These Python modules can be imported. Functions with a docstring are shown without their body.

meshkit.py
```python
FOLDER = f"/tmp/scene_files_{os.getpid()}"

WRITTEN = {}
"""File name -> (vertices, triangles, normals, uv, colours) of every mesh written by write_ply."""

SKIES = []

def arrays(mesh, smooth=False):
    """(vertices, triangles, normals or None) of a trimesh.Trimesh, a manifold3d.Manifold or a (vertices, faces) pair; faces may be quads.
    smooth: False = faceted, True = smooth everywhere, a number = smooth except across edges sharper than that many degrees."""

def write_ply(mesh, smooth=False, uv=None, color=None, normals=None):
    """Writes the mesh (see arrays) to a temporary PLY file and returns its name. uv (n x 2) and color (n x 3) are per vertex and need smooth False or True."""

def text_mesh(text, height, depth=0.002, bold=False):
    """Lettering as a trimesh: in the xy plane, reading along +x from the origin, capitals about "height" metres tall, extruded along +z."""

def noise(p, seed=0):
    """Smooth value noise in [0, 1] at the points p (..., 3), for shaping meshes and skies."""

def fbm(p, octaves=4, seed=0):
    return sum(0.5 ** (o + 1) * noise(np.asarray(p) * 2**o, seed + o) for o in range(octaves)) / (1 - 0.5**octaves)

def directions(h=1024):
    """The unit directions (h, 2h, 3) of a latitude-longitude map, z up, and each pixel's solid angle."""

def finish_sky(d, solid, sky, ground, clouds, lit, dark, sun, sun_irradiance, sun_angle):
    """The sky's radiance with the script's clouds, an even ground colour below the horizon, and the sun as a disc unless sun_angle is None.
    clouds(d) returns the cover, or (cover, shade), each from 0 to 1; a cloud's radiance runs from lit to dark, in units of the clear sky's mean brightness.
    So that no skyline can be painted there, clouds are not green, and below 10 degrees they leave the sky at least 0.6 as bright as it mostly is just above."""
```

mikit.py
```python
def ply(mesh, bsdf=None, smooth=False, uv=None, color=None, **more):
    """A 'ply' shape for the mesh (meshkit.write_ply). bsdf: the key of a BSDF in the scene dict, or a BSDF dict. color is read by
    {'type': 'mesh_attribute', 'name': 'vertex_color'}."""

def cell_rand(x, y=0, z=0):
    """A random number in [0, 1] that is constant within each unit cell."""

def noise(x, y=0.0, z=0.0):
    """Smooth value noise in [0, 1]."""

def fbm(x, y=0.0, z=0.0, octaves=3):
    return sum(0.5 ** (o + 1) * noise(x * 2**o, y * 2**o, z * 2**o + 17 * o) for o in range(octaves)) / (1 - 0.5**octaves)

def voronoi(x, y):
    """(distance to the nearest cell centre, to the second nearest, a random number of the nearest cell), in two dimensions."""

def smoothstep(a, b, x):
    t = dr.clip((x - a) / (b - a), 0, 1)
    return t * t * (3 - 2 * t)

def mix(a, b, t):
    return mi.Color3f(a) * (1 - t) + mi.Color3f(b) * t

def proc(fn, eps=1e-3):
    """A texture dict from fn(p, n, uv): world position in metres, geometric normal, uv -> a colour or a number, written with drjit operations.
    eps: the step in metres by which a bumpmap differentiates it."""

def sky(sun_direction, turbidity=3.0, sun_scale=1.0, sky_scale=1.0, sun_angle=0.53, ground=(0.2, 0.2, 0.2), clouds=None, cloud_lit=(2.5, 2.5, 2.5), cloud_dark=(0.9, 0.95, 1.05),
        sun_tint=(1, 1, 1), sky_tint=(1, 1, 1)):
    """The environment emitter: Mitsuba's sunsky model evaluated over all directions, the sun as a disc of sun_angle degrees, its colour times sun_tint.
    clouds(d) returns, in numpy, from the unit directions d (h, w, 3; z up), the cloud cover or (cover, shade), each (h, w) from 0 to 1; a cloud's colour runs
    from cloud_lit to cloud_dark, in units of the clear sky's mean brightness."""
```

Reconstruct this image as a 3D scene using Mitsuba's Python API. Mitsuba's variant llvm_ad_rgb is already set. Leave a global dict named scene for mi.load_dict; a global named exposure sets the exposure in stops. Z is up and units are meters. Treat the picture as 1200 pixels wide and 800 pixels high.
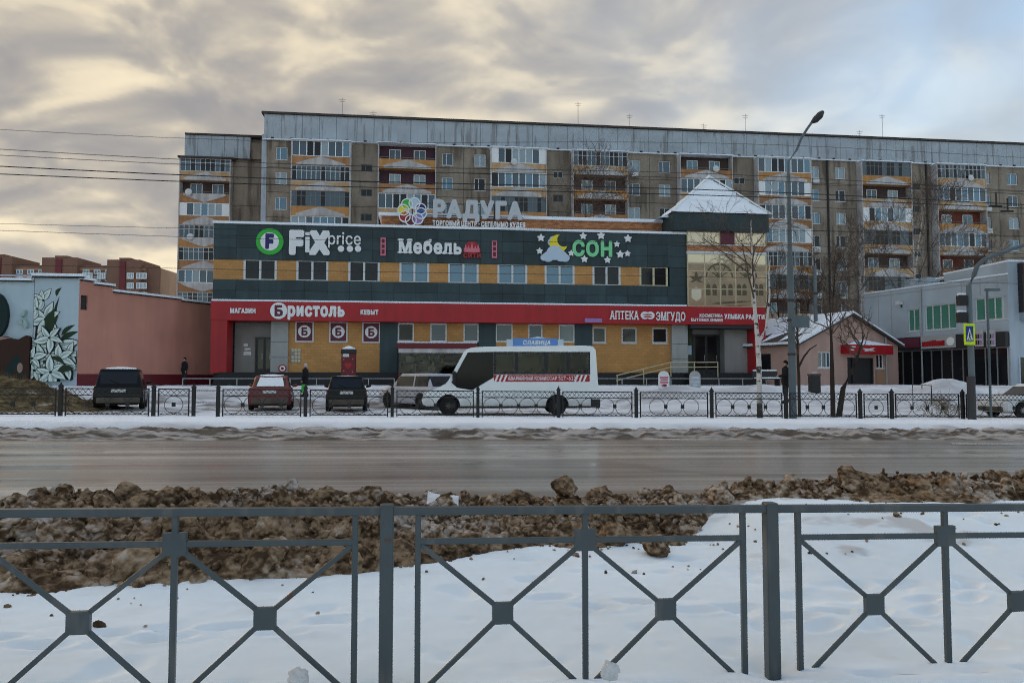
import math, random, glob
import numpy as np, trimesh, mitsuba as mi, drjit as dr, mikit, meshkit
import manifold3d as m3
from shapely.geometry import Polygon, Point, box as sbox, LineString
from shapely.ops import unary_union
from shapely import affinity
T = mi.ScalarTransform4f
scene, labels = {}, {}

# ------------------------------------------------------------------ camera, sky, exposure
EYE, FPX, PITCH = 1.6, 870.0, math.atan(44 / 870)
exposure = 2.4
scene['camera'] = {'type': 'perspective', 'fov': math.degrees(2 * math.atan(600 / FPX)), 'fov_axis': 'x', 'near_clip': 0.05, 'far_clip': 3000.0,
    'to_world': T().look_at(origin=[0, 0, EYE], target=[0, math.cos(PITCH), EYE + math.sin(PITCH)], up=[0, 0, 1])}
AZ = math.radians(-47); EL = math.radians(13)
SUN = [math.sin(AZ) * math.cos(EL), math.cos(AZ) * math.cos(EL), math.sin(EL)]

LIT, DARK = (1.12, 0.965, 0.69), (0.35, 0.345, 0.36)
def clouds(d):
    x, y, z = d[..., 0], d[..., 1], np.maximum(d[..., 2], 0.0)
    k = 1.0 / (z + 0.30)
    p = np.stack([x * k * 2.2, y * k * 2.2, z * 2.0], -1)
    w1, w2 = meshkit.fbm(p * 1.6 + 7.3, 2, 5) - 0.5, meshkit.fbm(p * 1.6 + 31.7, 2, 8) - 0.5
    q = p + np.stack([w1, w2, w1 * 0], -1) * 0.55
    big = meshkit.fbm(q * np.array([1.2, 1.5, 1.0]) + 3.1, 3, 11)
    fine = meshkit.fbm(q * np.array([4.2, 4.6, 3.0]) + 9.0, 6, 23)
    c = 0.50 * big + 0.50 * fine - 0.5
    toward = np.clip((x * SUN[0] + y * SUN[1]) / np.maximum(np.hypot(x, y), 1e-6), -1, 1)
    glow = np.clip((toward + 0.15) / 1.15, 0, 1) ** 1.8
    base = 0.86 - 0.44 * glow + 0.10 * glow * np.clip(z * 2.0, 0, 1)
    low = np.exp(-(z / 0.13) ** 2) * 0.22 * (0.35 + glow)
    c = np.sign(c) * np.abs(c) ** 0.85
    shade = base - low - c * (1.35 + 2.6 * glow) * (1 - 0.45 * np.exp(-(z / 0.10) ** 2))
    shade = 0.5 + 0.5 * np.tanh((shade - 0.5) * 1.75)
    gap = np.clip((meshkit.fbm(q * 0.9 + 71.0, 4, 31) - 0.50) * 6, 0, 1) * (1 - glow)
    return np.clip(1.0 - (0.32 + 0.42 * gap) * (1 - glow) ** 3, 0, 1), np.clip(shade, 0, 1)

scene['sky'] = mikit.sky(SUN, turbidity=2.5, sun_scale=0.10, sky_scale=3.0, sun_angle=14, ground=(0.5, 0.5, 0.52), clouds=clouds,
                         cloud_lit=LIT, cloud_dark=DARK, sun_tint=(1, 0.85, 0.62), sky_tint=(0.95, 1.0, 1.05))

# ------------------------------------------------------------------ frames: a point of the photograph is measured where its ray meets a real plane
TS = 0.12                                    # the street runs 7 degrees off the picture plane
NS = math.hypot(1, TS)
class Frame:
    """local x along the wall, y into it, z up"""
    def __init__(self, ox, oy, dx, dy):
        n = math.hypot(dx, dy); self.o = np.array([ox, oy, 0.0]); self.e = np.array([dx / n, dy / n, 0.0]); self.n = np.array([-dy / n, dx / n, 0.0])
    def w(self, v):
        v = np.asarray(v, float); return self.o + v[..., :1] * self.e + v[..., 1:2] * self.n + v[..., 2:3] * np.array([0, 0, 1.0])
    def hit(self, u, v, depth=0.0):
        r, up = (u - 600) / FPX, (400 - v) / FPX
        d = np.array([r, math.cos(PITCH) - up * math.sin(PITCH), math.sin(PITCH) + up * math.cos(PITCH)])
        o = self.o + depth * self.n
        k = (o @ self.n) / (d @ self.n)
        p = d * k
        return float((p - self.o) @ self.e), float(EYE + p[2])
    def s(self, u, v=350, depth=0.0): return self.hit(u, v, depth)[0]
    def z(self, u, v, depth=0.0): return self.hit(u, v, depth)[1]
W = Frame(0, 0, 1, 0)
ST = Frame(0, 0, 1, TS)                      # street frame: x = along, y = across (distance from the camera's line)
def at(u, v, D):
    """the world point on the ray of a measured pixel at forward distance D"""
    r, up = (u - 600) / FPX, (400 - v) / FPX
    y, z = math.cos(PITCH) - up * math.sin(PITCH), math.sin(PITCH) + up * math.cos(PITCH)
    return np.array([r / y * D, D, EYE + z / y * D])

# ------------------------------------------------------------------ mesh helpers
class MB:
    def __init__(self): self.v, self.f, self.n = [], [], 0
    def add(self, v, f):
        v = np.asarray(v, float); f = np.asarray(f, int)
        if f.shape[1] == 4: f = np.vstack([f[:, [0, 1, 2]], f[:, [0, 2, 3]]])
        self.v.append(v); self.f.append(f + self.n); self.n += len(v); return self
    def box(self, x0, x1, y0, y1, z0, z1):
        v = [[x, y, z] for x in (x0, x1) for y in (y0, y1) for z in (z0, z1)]
        return self.add(v, [[0, 1, 3, 2], [4, 6, 7, 5], [0, 4, 5, 1], [2, 3, 7, 6], [0, 2, 6, 4], [1, 5, 7, 3]])
    def mesh(self, m, M=None):
        if hasattr(m, 'to_mesh'):
            q = m.to_mesh(); v, f = np.asarray(q.vert_properties)[:, :3], np.asarray(q.tri_verts)
        else: v, f = np.asarray(m.vertices), np.asarray(m.faces)
        if M is not None: v = v @ np.asarray(M)[:3, :3].T + np.asarray(M)[:3, 3]
        return self.add(v, f)
    def beam(self, p, q, w, h=None, up=(0, 0, 1)):
        p, q = np.asarray(p, float), np.asarray(q, float); h = h or w
        t = (q - p) / np.linalg.norm(q - p); a = np.cross(t, up)
        if np.linalg.norm(a) < 1e-3: a = np.cross(t, (0, 1, 0))
        a /= np.linalg.norm(a); b = np.cross(a, t)
        r = [p + i * a * w / 2 + j * b * h / 2 for i, j in ((-1, -1), (1, -1), (1, 1), (-1, 1))]
        r += [x + (q - p) for x in r]
        return self.add(r, [[0, 1, 2, 3], [7, 6, 5, 4], [0, 4, 5, 1], [1, 5, 6, 2], [2, 6, 7, 3], [3, 7, 4, 0]])
    def tube(self, pts, r, sides=6, closed=False):
        p = np.asarray(pts, float); n = len(p); r = np.broadcast_to(r, (n,))
        t = np.gradient(p, axis=0) if not closed else np.roll(p, -1, 0) - np.roll(p, 1, 0)
        t /= np.linalg.norm(t, axis=1, keepdims=True) + 1e-12
        ref = np.where(np.abs(t[:, 2:]) < 0.92, [0, 0, 1.0], [1.0, 0, 0]) if not closed else np.tile([0, 1.0, 0], (n, 1))
        a = np.cross(t, ref); a /= np.linalg.norm(a, axis=1, keepdims=True) + 1e-12
        b = np.cross(t, a); g = np.arange(sides) * 2 * np.pi / sides
        v = p[:, None] + r[:, None, None] * (np.cos(g)[None, :, None] * a[:, None] + np.sin(g)[None, :, None] * b[:, None])
        m = n if closed else n - 1
        i, j = np.meshgrid(np.arange(m), np.arange(sides), indexing='ij'); k = (i + 1) % n
        q = np.stack([i * sides + j, i * sides + (j + 1) % sides, k * sides + (j + 1) % sides, k * sides + j], -1).reshape(-1, 4)
        self.add(v.reshape(-1, 3), q)
        if not closed:
            for e, o in ((0, 1), (n - 1, -1)):
                ring = v[e]; self.add(np.vstack([ring, p[e:e + 1]]), [[sides, (x + 1) % sides, x][::o] for x in range(sides)])
        return self
    def prism(self, poly, y0, y1):
        """a polygon in x,z pulled from y0 (front) to y1"""
        for g in getattr(poly, 'geoms', [poly]):
            if g.is_empty or g.area < 1e-7: continue
            m = trimesh.creation.extrude_polygon(g, y1 - y0, engine='earcut')
            v = np.asarray(m.vertices); self.add(np.stack([v[:, 0], y1 - v[:, 2], v[:, 1]], -1), np.asarray(m.faces))
        return self
    def cyl(self, p, q, r, sides=16, r2=None): return self.tube([p, q], [r, r if r2 is None else r2], sides)
    def get(self): return np.vstack(self.v), np.vstack(self.f)

def free(key):
    if key not in used: used.add(key); return key
    k = 1
    while f'{key}_{k:03d}' in used: k += 1
    used.add(f'{key}_{k:03d}'); return f'{key}_{k:03d}'
used = set()
def xform(v, fr):
    if fr is None: return v
    if isinstance(fr, Frame): return fr.w(v)
    M = np.asarray(fr); return v @ M[:3, :3].T + M[:3, 3]
def put(name, mb, mat, fr=None, parent=None, smooth=False, label=None, cat=None, group=None, kind=None, key=None):
    key = key or free((parent + '__' if parent else '') + name)
    v, f = mb.get() if isinstance(mb, MB) else (np.asarray(mb.vertices), np.asarray(mb.faces))
    scene[key] = mikit.ply((xform(v, fr), f), mat, smooth)
    d = {k: x for k, x in (('label', label), ('category', cat), ('group', group), ('kind', kind)) if x}
    if d: labels[key] = d
    return key
def thing(name, label, cat, group=None):
    key = free(name); labels[key] = {'label': label, 'category': cat}
    if group: labels[key]['group'] = group
    return key
def B(*a): return MB().box(*a)
def place(x, y, z, heading=0.0, scale=1.0):
    c, s = math.cos(heading) * scale, math.sin(heading) * scale
    return np.array([[c, -s, 0, x], [s, c, 0, y], [0, 0, scale, z], [0, 0, 0, 1.0]])
def rot_about(axis, ang, p=(0, 0, 0)): return trimesh.transformations.rotation_matrix(ang, axis, p)
def hull(pts, r, seg=12): return m3.Manifold.batch_hull([m3.Manifold.sphere(r, seg).translate(list(map(float, p))) for p in pts])
def hullv(items, seg=12): return m3.Manifold.batch_hull([m3.Manifold.sphere(float(r), seg).translate(list(map(float, p))) for p, r in items])
def mbox(x0, x1, y0, y1, z0, z1): return m3.Manifold.cube([x1 - x0, y1 - y0, z1 - z0]).translate([x0, y0, z0])

from PIL import Image, ImageDraw, ImageFont
FONT = ImageFont.truetype(glob.glob('/opt/blender-*/*/datafiles/fonts/Inter.woff2')[0], 96)
def glyph(ch, bold=0):
    """(outline of one character with capitals 1 high, its advance)"""
    if bold > 4:
        g, a = glyph(ch, 2)
        return (None if g is None else g.buffer((bold - 2) * 0.0125, join_style='mitre', mitre_limit=2).simplify(0.004)), a + (bold - 2) * 0.02
    x0, y0, x1, y1 = FONT.getbbox(ch, anchor='ls', stroke_width=bold); adv = FONT.getlength(ch) / 70.0
    if x1 <= x0 or ch == ' ': return None, adv
    im = Image.new('L', (x1 - x0 + 8, y1 - y0 + 8))
    ImageDraw.Draw(im).text((4 - x0, 4 - y0), ch, 255, FONT, anchor='ls', stroke_width=bold)
    on = np.pad(np.asarray(im) > 127, ((0, 0), (1, 1))).astype(np.int8)
    rows, starts = np.nonzero(np.diff(on, axis=1) == 1); ends = np.nonzero(np.diff(on, axis=1) == -1)[1]
    g = unary_union([sbox(a, -r - 1, b, -r) for a, b, r in zip(starts, ends, rows)]).buffer(0.6).buffer(-0.6).simplify(0.7)
    k = 1 / 70.0
    return affinity.affine_transform(g, [k, 0, 0, k, (x0 - 4) * k, (4 - y0) * k]), adv + bold * 1.6 / 70
ROUND = set('ебосэуОСЭУ')
def word(text, s0, s1, zb, h, bold=4, serif=False, gap=0.0):
    """glyph outlines fitted between s0 and s1 with the base line at zb and capitals h high"""
    out, x = [], 0.0
    for ch in text:
        g, a = glyph(ch, bold)
        if g is not None:
            if serif and ch not in ROUND:
                extra = []
                for z in ((0.03,) if ch.islower() and ch in 'ь' else (0.03, 0.73 if ch.islower() else 0.97)):
                    cut = g.intersection(LineString([(-1, z), (3, z)]))
                    for c in getattr(cut, 'geoms', [cut]):
                        if c.length > 0.03 and c.length < 0.5: extra.append(sbox(c.bounds[0] - 0.1, z - 0.05, c.bounds[2] + 0.1, z + 0.05))
                g = unary_union([g] + extra)
            out.append(affinity.translate(g, x, 0))
        x += a + gap
    a = min(g.bounds[0] for g in out); b = max(g.bounds[2] for g in out); k = (s1 - s0) / (b - a)
    return [affinity.affine_transform(g, [k, 0, 0, h, s0 - a * k, zb]) for g in out]
def ellipse(x, z, rx, rz, n=24): return Polygon([(x + rx * math.cos(a), z + rz * math.sin(a)) for a in np.linspace(0, 2 * math.pi, n, endpoint=False)])
def leaf(x, z, ang, L, w, bend=0.0):
    t = np.linspace(0, 1, 9); c = np.sin(np.pi * t ** 0.8) * w / 2; m = bend * np.sin(np.pi * t)
    pts = [(a * L, b + d) for a, b, d in zip(t, c, m)] + [(a * L, -b + d) for a, b, d in zip(t[::-1], c[::-1], m[::-1])]
    return affinity.translate(affinity.rotate(Polygon(pts).buffer(0), ang, origin=(0, 0)), x, z)

# ------------------------------------------------------------------ materials
def rgb(*c): return {'type': 'rgb', 'value': list(c)}
def mat(key, color, rough=0.6, spec=0.4, metallic=0.0, bump=None, bscale=None, **more):
    c = rgb(*color) if isinstance(color, (tuple, list)) else color
    b = {'type': 'principled', 'base_color': c, 'roughness': rough, 'specular': spec, 'metallic': metallic, **more}
    if bump: b = {'type': 'bumpmap', 'texture': bump, 'scale': bscale or 1.0, 'bsdf': b}
    scene[key] = {'type': 'twosided', 'bsdf': b}
    return key
C3 = mi.Color3f
nz, fb, ss, mx = mikit.noise, mikit.fbm, mikit.smoothstep, mikit.mix
def sd(p): return (p.x + TS * p.y) / NS, (p.y - TS * p.x) / NS
def stained(c, amp=0.25, scale=1.0, streak=0.2):
    def fn(p, n, uv):
        a = fb(p.x * 0.9 * scale, p.y * 0.9 * scale, p.z * 0.9 * scale, 4) - 0.5
        b = fb((p.x + p.y * 0.3) * 4 * scale, p.y * scale, p.z * 0.35 * scale, 3) - 0.5
        return C3(*c) * (1 + amp * 2 * a + streak * 2 * b)
    return mikit.proc(fn)
mat('m_white_paint', (0.72, 0.73, 0.74), 0.5)
mat('m_off_white', (0.55, 0.56, 0.56), 0.6)
mat('m_grey_paint', (0.33, 0.34, 0.34), 0.5)
mat('m_dark', (0.02, 0.02, 0.022), 0.6)
mat('m_black_rubber', (0.015, 0.015, 0.015), 0.8, 0.2)
mat('m_dark_metal', (0.025, 0.026, 0.03), 0.45)
mat('m_steel', (0.35, 0.36, 0.37), 0.35, 0.5, 0.7)
mat('m_cream_metal', (0.5, 0.44, 0.28), 0.4)
mat('m_snow_cap', (0.76, 0.81, 0.87), 0.7, 0.2)
mat('m_red_paint', (0.33, 0.006, 0.012), 0.35)
mat('m_dark_red', (0.12, 0.01, 0.015), 0.5)
mat('m_maroon', (0.10, 0.012, 0.03), 0.5)
mat('m_pink_sign', (0.6, 0.16, 0.22), 0.5)
mat('m_green_sign', (0.03, 0.40, 0.04), 0.45)
mat('m_pale_green', (0.20, 0.62, 0.30), 0.45)
mat('m_yellow', (0.75, 0.62, 0.02), 0.45)
mat('m_blue_sign', (0.10, 0.24, 0.55), 0.45)
mat('m_navy', (0.015, 0.015, 0.12), 0.5)
mat('m_purple', (0.30, 0.18, 0.42), 0.5)
mat('m_pale_blue', (0.45, 0.55, 0.66), 0.5)
mat('m_roof_letter', (0.46, 0.49, 0.52), 0.5)
mat('m_orange', (0.75, 0.3, 0.03), 0.5)
mat('m_fluor', (0.62, 0.80, 0.02), 0.5)
mat('m_sign_blue', (0.01, 0.05, 0.22), 0.5)
mat('m_glass_dark', (0.010, 0.012, 0.015), 0.06, 0.32)
mat('m_glass_sky', (0.10, 0.20, 0.27), 0.10, 0.6)
mat('m_glass_mid', (0.045, 0.075, 0.10), 0.08, 0.6)
mat('m_glass_curtain', (0.25, 0.32, 0.36), 0.2, 0.5)
mat('m_glass_green', (0.06, 0.20, 0.15), 0.12, 0.5)
mat('m_skin', (0.42, 0.26, 0.19), 0.6)
mat('m_coat_black', (0.012, 0.012, 0.014), 0.85, 0.2)
mat('m_trousers', (0.02, 0.021, 0.026), 0.85, 0.2)
mat('m_soil', stained((0.07, 0.055, 0.04), 0.4, 3), 0.95, 0.1)
scene['m_pane'] = {'type': 'thindielectric', 'int_ior': 1.25, 'specular_transmittance': {'type': 'rgb', 'value': [0.42, 0.46, 0.48]}}

def snow_fn(p, n, uv):
    a = fb(p.x * 0.7, p.y * 0.7, p.z, 4); b = fb(p.x * 9, p.y * 9, p.z * 9, 3)
    dirt = ss(0.60, 0.80, fb(p.x * 2.3 + 5, p.y * 3.1, 1.0, 4)) * (0.12 + 0.5 * ss(1.6, 3.0, p.x) * ss(5.2, 6.4, p.y))
    return mx(mi.Color3f(0.74, 0.82, 0.885) * (0.93 + 0.14 * a) * (0.97 + 0.06 * b), mi.Color3f(0.42, 0.38, 0.35), dirt)
mat('m_snow', mikit.proc(snow_fn), 0.75, 0.25)
def packed_fn(p, n, uv):                                        # trodden, gritty snow of the parking lot and verges
    s, d = sd(p)
    a = fb(s * 0.25, d * 0.8, 3.0, 4); b = fb(s * 1.6, d * 2.8, 1.0, 4)
    dirt = ss(0.42, 0.66, 0.55 * a + 0.45 * b)
    soil = ss(27.6, 28.3, d) * (1 - ss(29.2, 30.4, d)) * ss(11.0, 15.0, s) * ss(0.38, 0.52, fb(s * 0.8, d * 1.4, 8.0, 4))
    lot = ss(28.5, 30.0, d) * (1 - ss(37.0, 41.0, d)) * (1 - ss(7.0, 13.0, s))
    c = mx(mi.Color3f(0.62, 0.64, 0.68), mi.Color3f(0.17, 0.15, 0.14), dirt * (0.35 + 0.6 * lot))
    return mx(c, mi.Color3f(0.085, 0.062, 0.042), soil * 0.92)
mat('m_packed_snow', mikit.proc(packed_fn), 0.8, 0.2)
def verge_fn(p, n, uv):                                         # white ridge by the fence, dirty slush towards the road
    s, d = sd(p)
    e = d + 0.9 * (fb(s * 0.7, d * 0.7, 5.0, 4) - 0.5)
    slush = 1 - ss(21.9, 22.7, e)
    grit = fb(s * 1.6, d * 5.0, p.z * 4, 4)
    c = mx(mi.Color3f(0.40, 0.36, 0.335), mi.Color3f(0.10, 0.08, 0.065), ss(0.36, 0.64, grit))
    return mx(mi.Color3f(0.74, 0.76, 0.80), c, slush)
mat('m_verge', mikit.proc(verge_fn), 0.8, 0.2)
def road_fn(p, n, uv):
    s, d = sd(p)
    lane = fb(s * 0.03, d * 2.2, 2.0, 4); streak = fb(s * 0.12, d * 9.0, 4.0, 4); fine = fb(s * 25, d * 25, 1.0, 2)
    w1 = ss(0.35, 0.0, dr.abs(d - 12.3)) + ss(0.35, 0.0, dr.abs(d - 14.0)) + ss(0.4, 0.0, dr.abs(d - 16.1)) + ss(0.4, 0.0, dr.abs(d - 17.9))
    c = mx(mi.Color3f(0.235, 0.215, 0.19), mi.Color3f(0.38, 0.355, 0.32), ss(0.3, 0.7, 0.6 * lane + 0.4 * streak))
    c = c * (0.90 + 0.2 * fine) * (1 - 0.22 * w1)
    patch = ss(0.60, 0.66, fb(s * 0.35, d * 0.5, 9.0, 3)); crack = ss(0.03, 0.0, dr.abs(fb(s * 0.5, d * 0.9, 3.0, 4) - 0.5)) * ss(0.5, 0.6, nz(s * 0.3, d * 0.6, 2.0))
    c = c * (1 - 0.18 * patch) * (1 - 0.35 * crack)
    wet = ss(0.50, 0.62, fb(s * 0.10, d * 0.9, 14.0, 4)); c = c * (1 - 0.22 * wet)
    edge = 1 - ss(9.6, 10.9, d + 0.7 * (lane - 0.5)) + ss(18.9, 19.9, d + 0.8 * (streak - 0.5))
    return mx(c, mi.Color3f(0.155, 0.112, 0.08), dr.clip(edge, 0, 1) * 0.85)
def road_rough(p, n, uv):
    s, d = sd(p)
    w1 = ss(0.5, 0.0, dr.abs(d - 12.3)) + ss(0.5, 0.0, dr.abs(d - 14.0)) + ss(0.5, 0.0, dr.abs(d - 16.1)) + ss(0.5, 0.0, dr.abs(d - 17.9))
    return 0.27 - 0.10 * dr.clip(w1, 0, 1) + 0.2 * (fb(s * 0.2, d * 4, 1.0, 3) - 0.5)
mat('m_road', mikit.proc(road_fn), mikit.proc(road_rough), 0.5)
def bank_fn(p, n, uv):
    a = fb(p.x * 4, p.y * 4, p.z * 4, 4); b = fb(p.x * 19 + 3, p.y * 19, p.z * 19, 4); c = nz(p.x * 1.1, p.y * 1.1, 7.0)
    col = mx(mi.Color3f(0.055, 0.034, 0.019), mi.Color3f(0.29, 0.20, 0.125), ss(0.36, 0.62, 0.4 * a + 0.6 * b))
    pale = ss(0.585, 0.74, 0.38 * a + 0.40 * b + 0.30 * c)
    return mx(col, mi.Color3f(0.47, 0.43, 0.40), pale * 0.75)
def bank_bump(p, n, uv): return fb(p.x * 28, p.y * 28, p.z * 28, 4)
mat('m_bank', mikit.proc(bank_fn), 0.92, 0.15, bump=mikit.proc(bank_bump, 0.004), bscale=0.035)
# ------------------------------------------------------------------ ground, road, snow
SLOPE = -0.0095
def sstep(a, b, x): t = np.clip((np.asarray(x, float) - a) / (b - a), 0, 1); return t * t * (3 - 2 * t)
MOUNDS = [(a + 3.9, b, c, e, f) for a, b, c, e, f in [(21.8, 34.6, 0.95, 2.0, 1.5), (23.6, 34.4, 0.6, 2.2, 1.3), (18.3, 35.5, 0.30, 1.8, 1.4), (27.5, 33.5, 0.35, 2.0, 1.2), (-18.0, 38.2, 0.55, 2.4, 1.0), (-10.2, 37.2, 0.35, 1.8, 0.8), (9.5, 38.4, 0.4, 1.6, 0.9), (14.2, 38.0, 0.5, 2.0, 1.0), (4.0, 38.3, 0.35, 1.8, 0.8),
          (-13.4, 36.8, 0.3, 1.2, 0.7), (-6.0, 37.4, 0.35, 1.7, 0.8)]]
def lot_z(s, d):
    s, d = np.asarray(s, float), np.asarray(d, float)
    right = sstep(8, 14, s)
    z = 0.22 + (1 - right) * 0.95 * sstep(36.5, 43, d) + right * 0.95 * sstep(29.5, 42, d)
    for a, b, h, r, q in MOUNDS: z = z + h * np.exp(-((s - a) / r) ** 2 - ((d - b) / q) ** 2)
    return z + SLOPE * np.clip(s, -40, 40) * (1 - sstep(36, 42, d))
def grid(s0, s1, d0, d1, rs, rd, fz):
    a, b = np.meshgrid(np.linspace(s0, s1, max(2, int((s1 - s0) / rs))), np.linspace(d0, d1, max(2, int((d1 - d0) / rd))), indexing='ij')
    z = fz(a, b); n, m = a.shape; i, j = np.meshgrid(np.arange(n - 1), np.arange(m - 1), indexing='ij'); k = (i * m + j).ravel()
    return MB().add(np.stack([a, b, z], -1).reshape(-1, 3), np.stack([k, k + m, k + m + 1, k + 1], -1))
def f3(a, b, k, o=4, seed=0): return meshkit.fbm(np.stack([a * k, b * k, np.zeros_like(a)], -1), o, seed) - 0.5
put('ground', MB().add([[-900, -200, -1.3], [900, -200, -1.3], [900, 1500, -1.3], [-900, 1500, -1.3]], [[0, 1, 2, 3]]), 'm_snow', kind='structure')
put('ground', MB().add([[-700, 72, 1.05], [700, 72, 1.05], [700, 1400, 1.05], [-700, 1400, 1.05]], [[0, 1, 2, 3]]), 'm_snow', kind='structure')
put('road', grid(-70, 70, 8.6, 20.6, 1.0, 0.3, lambda a, b: SLOPE * np.clip(a, -45, 45) + 0.015 * f3(a, b, 0.5)), 'm_road', ST, smooth=True, kind='structure')
def verge_z(a, b):
    q = b + 0.35 * f3(a, b, 0.9, 4, 3)
    z = 0.02 + 0.14 * sstep(19.7, 20.6, q) * (1 - sstep(21.6, 22.3, q)) + 0.28 * sstep(22.0, 22.9, q) * (1 - 0.2 * sstep(24.5, 27, b))
    lumps = f3(a, b, 3.2, 4, 9) * 0.26 * sstep(19.6, 20.2, q) * (1 - sstep(22.0, 22.6, q)) + f3(a, b, 1.5, 4, 5) * 0.06 + f3(a, b, 8, 3, 6) * 0.02
    return z + lumps - 0.12 * (1 - sstep(19.3, 19.9, q)) + SLOPE * np.clip(a, -45, 45)
put('snow_verge', grid(-34, 44, 19.2, 27.6, 0.07, 0.055, verge_z), 'm_verge', ST, smooth=True, kind='structure')
put('snow_field', grid(-90, 110, 27.3, 74, 0.25, 0.2, lambda a, b: lot_z(a, b) + 0.10 * f3(a, b, 1.6, 5, 2) + 0.05 * f3(a, b, 6, 3, 4)), 'm_packed_snow', ST, smooth=True, kind='structure')
# white lane arrow remnant at the far side of the road
put('road_marking', MB().add([[14.0, 18.3, 0.012 + SLOPE * 14], [22, 18.0, 0.012 + SLOPE * 22], [22, 18.2, 0.012 + SLOPE * 22], [14.1, 18.55, 0.012 + SLOPE * 14]], [[0, 1, 2, 3]]), 'm_off_white', ST, kind='structure')

FRONT_S = [-12, -5.2, -4.4, -3.2, -1.9, -0.9, -0.2, 0.4, 0.9, 1.7, 2.0, 2.4, 3.4, 4.6, 12]
FRONT_D = [5.1, 5.3, 5.45, 5.75, 5.85, 6.25, 6.5, 6.95, 6.75, 6.85, 7.2, 7.75, 7.7, 7.35, 7.3]
def front(s): return np.interp(s - 0.8, FRONT_S, FRONT_D)
rngf = np.random.default_rng(61)
STEPS = [(x0 + 0.33 * i * math.cos(h) + 0.09 * (-1) ** i * -math.sin(h), y0 + 0.33 * i * math.sin(h) + 0.09 * (-1) ** i * math.cos(h), h + rngf.normal(0, 0.12)) for x0, y0, h, n in ((-3.2, 4.7, 0.10, 9), (0.9, 5.3, -0.25, 8), (2.6, 4.5, 0.5, 7)) for i in range(n)]
def FOOT(a, b):
    """old, half filled footprints"""
    z = np.zeros_like(np.asarray(a, float))
    for x, y, h in STEPS:
        u, v = (a - x) * math.cos(h) + (b - y) * math.sin(h), -(a - x) * math.sin(h) + (b - y) * math.cos(h)
        q = (u / 0.15) ** 2 + (v / 0.065) ** 2; z = z - 0.03 * np.exp(-q ** 1.5) + 0.012 * np.exp(-(np.sqrt(q) - 1.5) ** 2 * 6)
    return z
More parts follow.
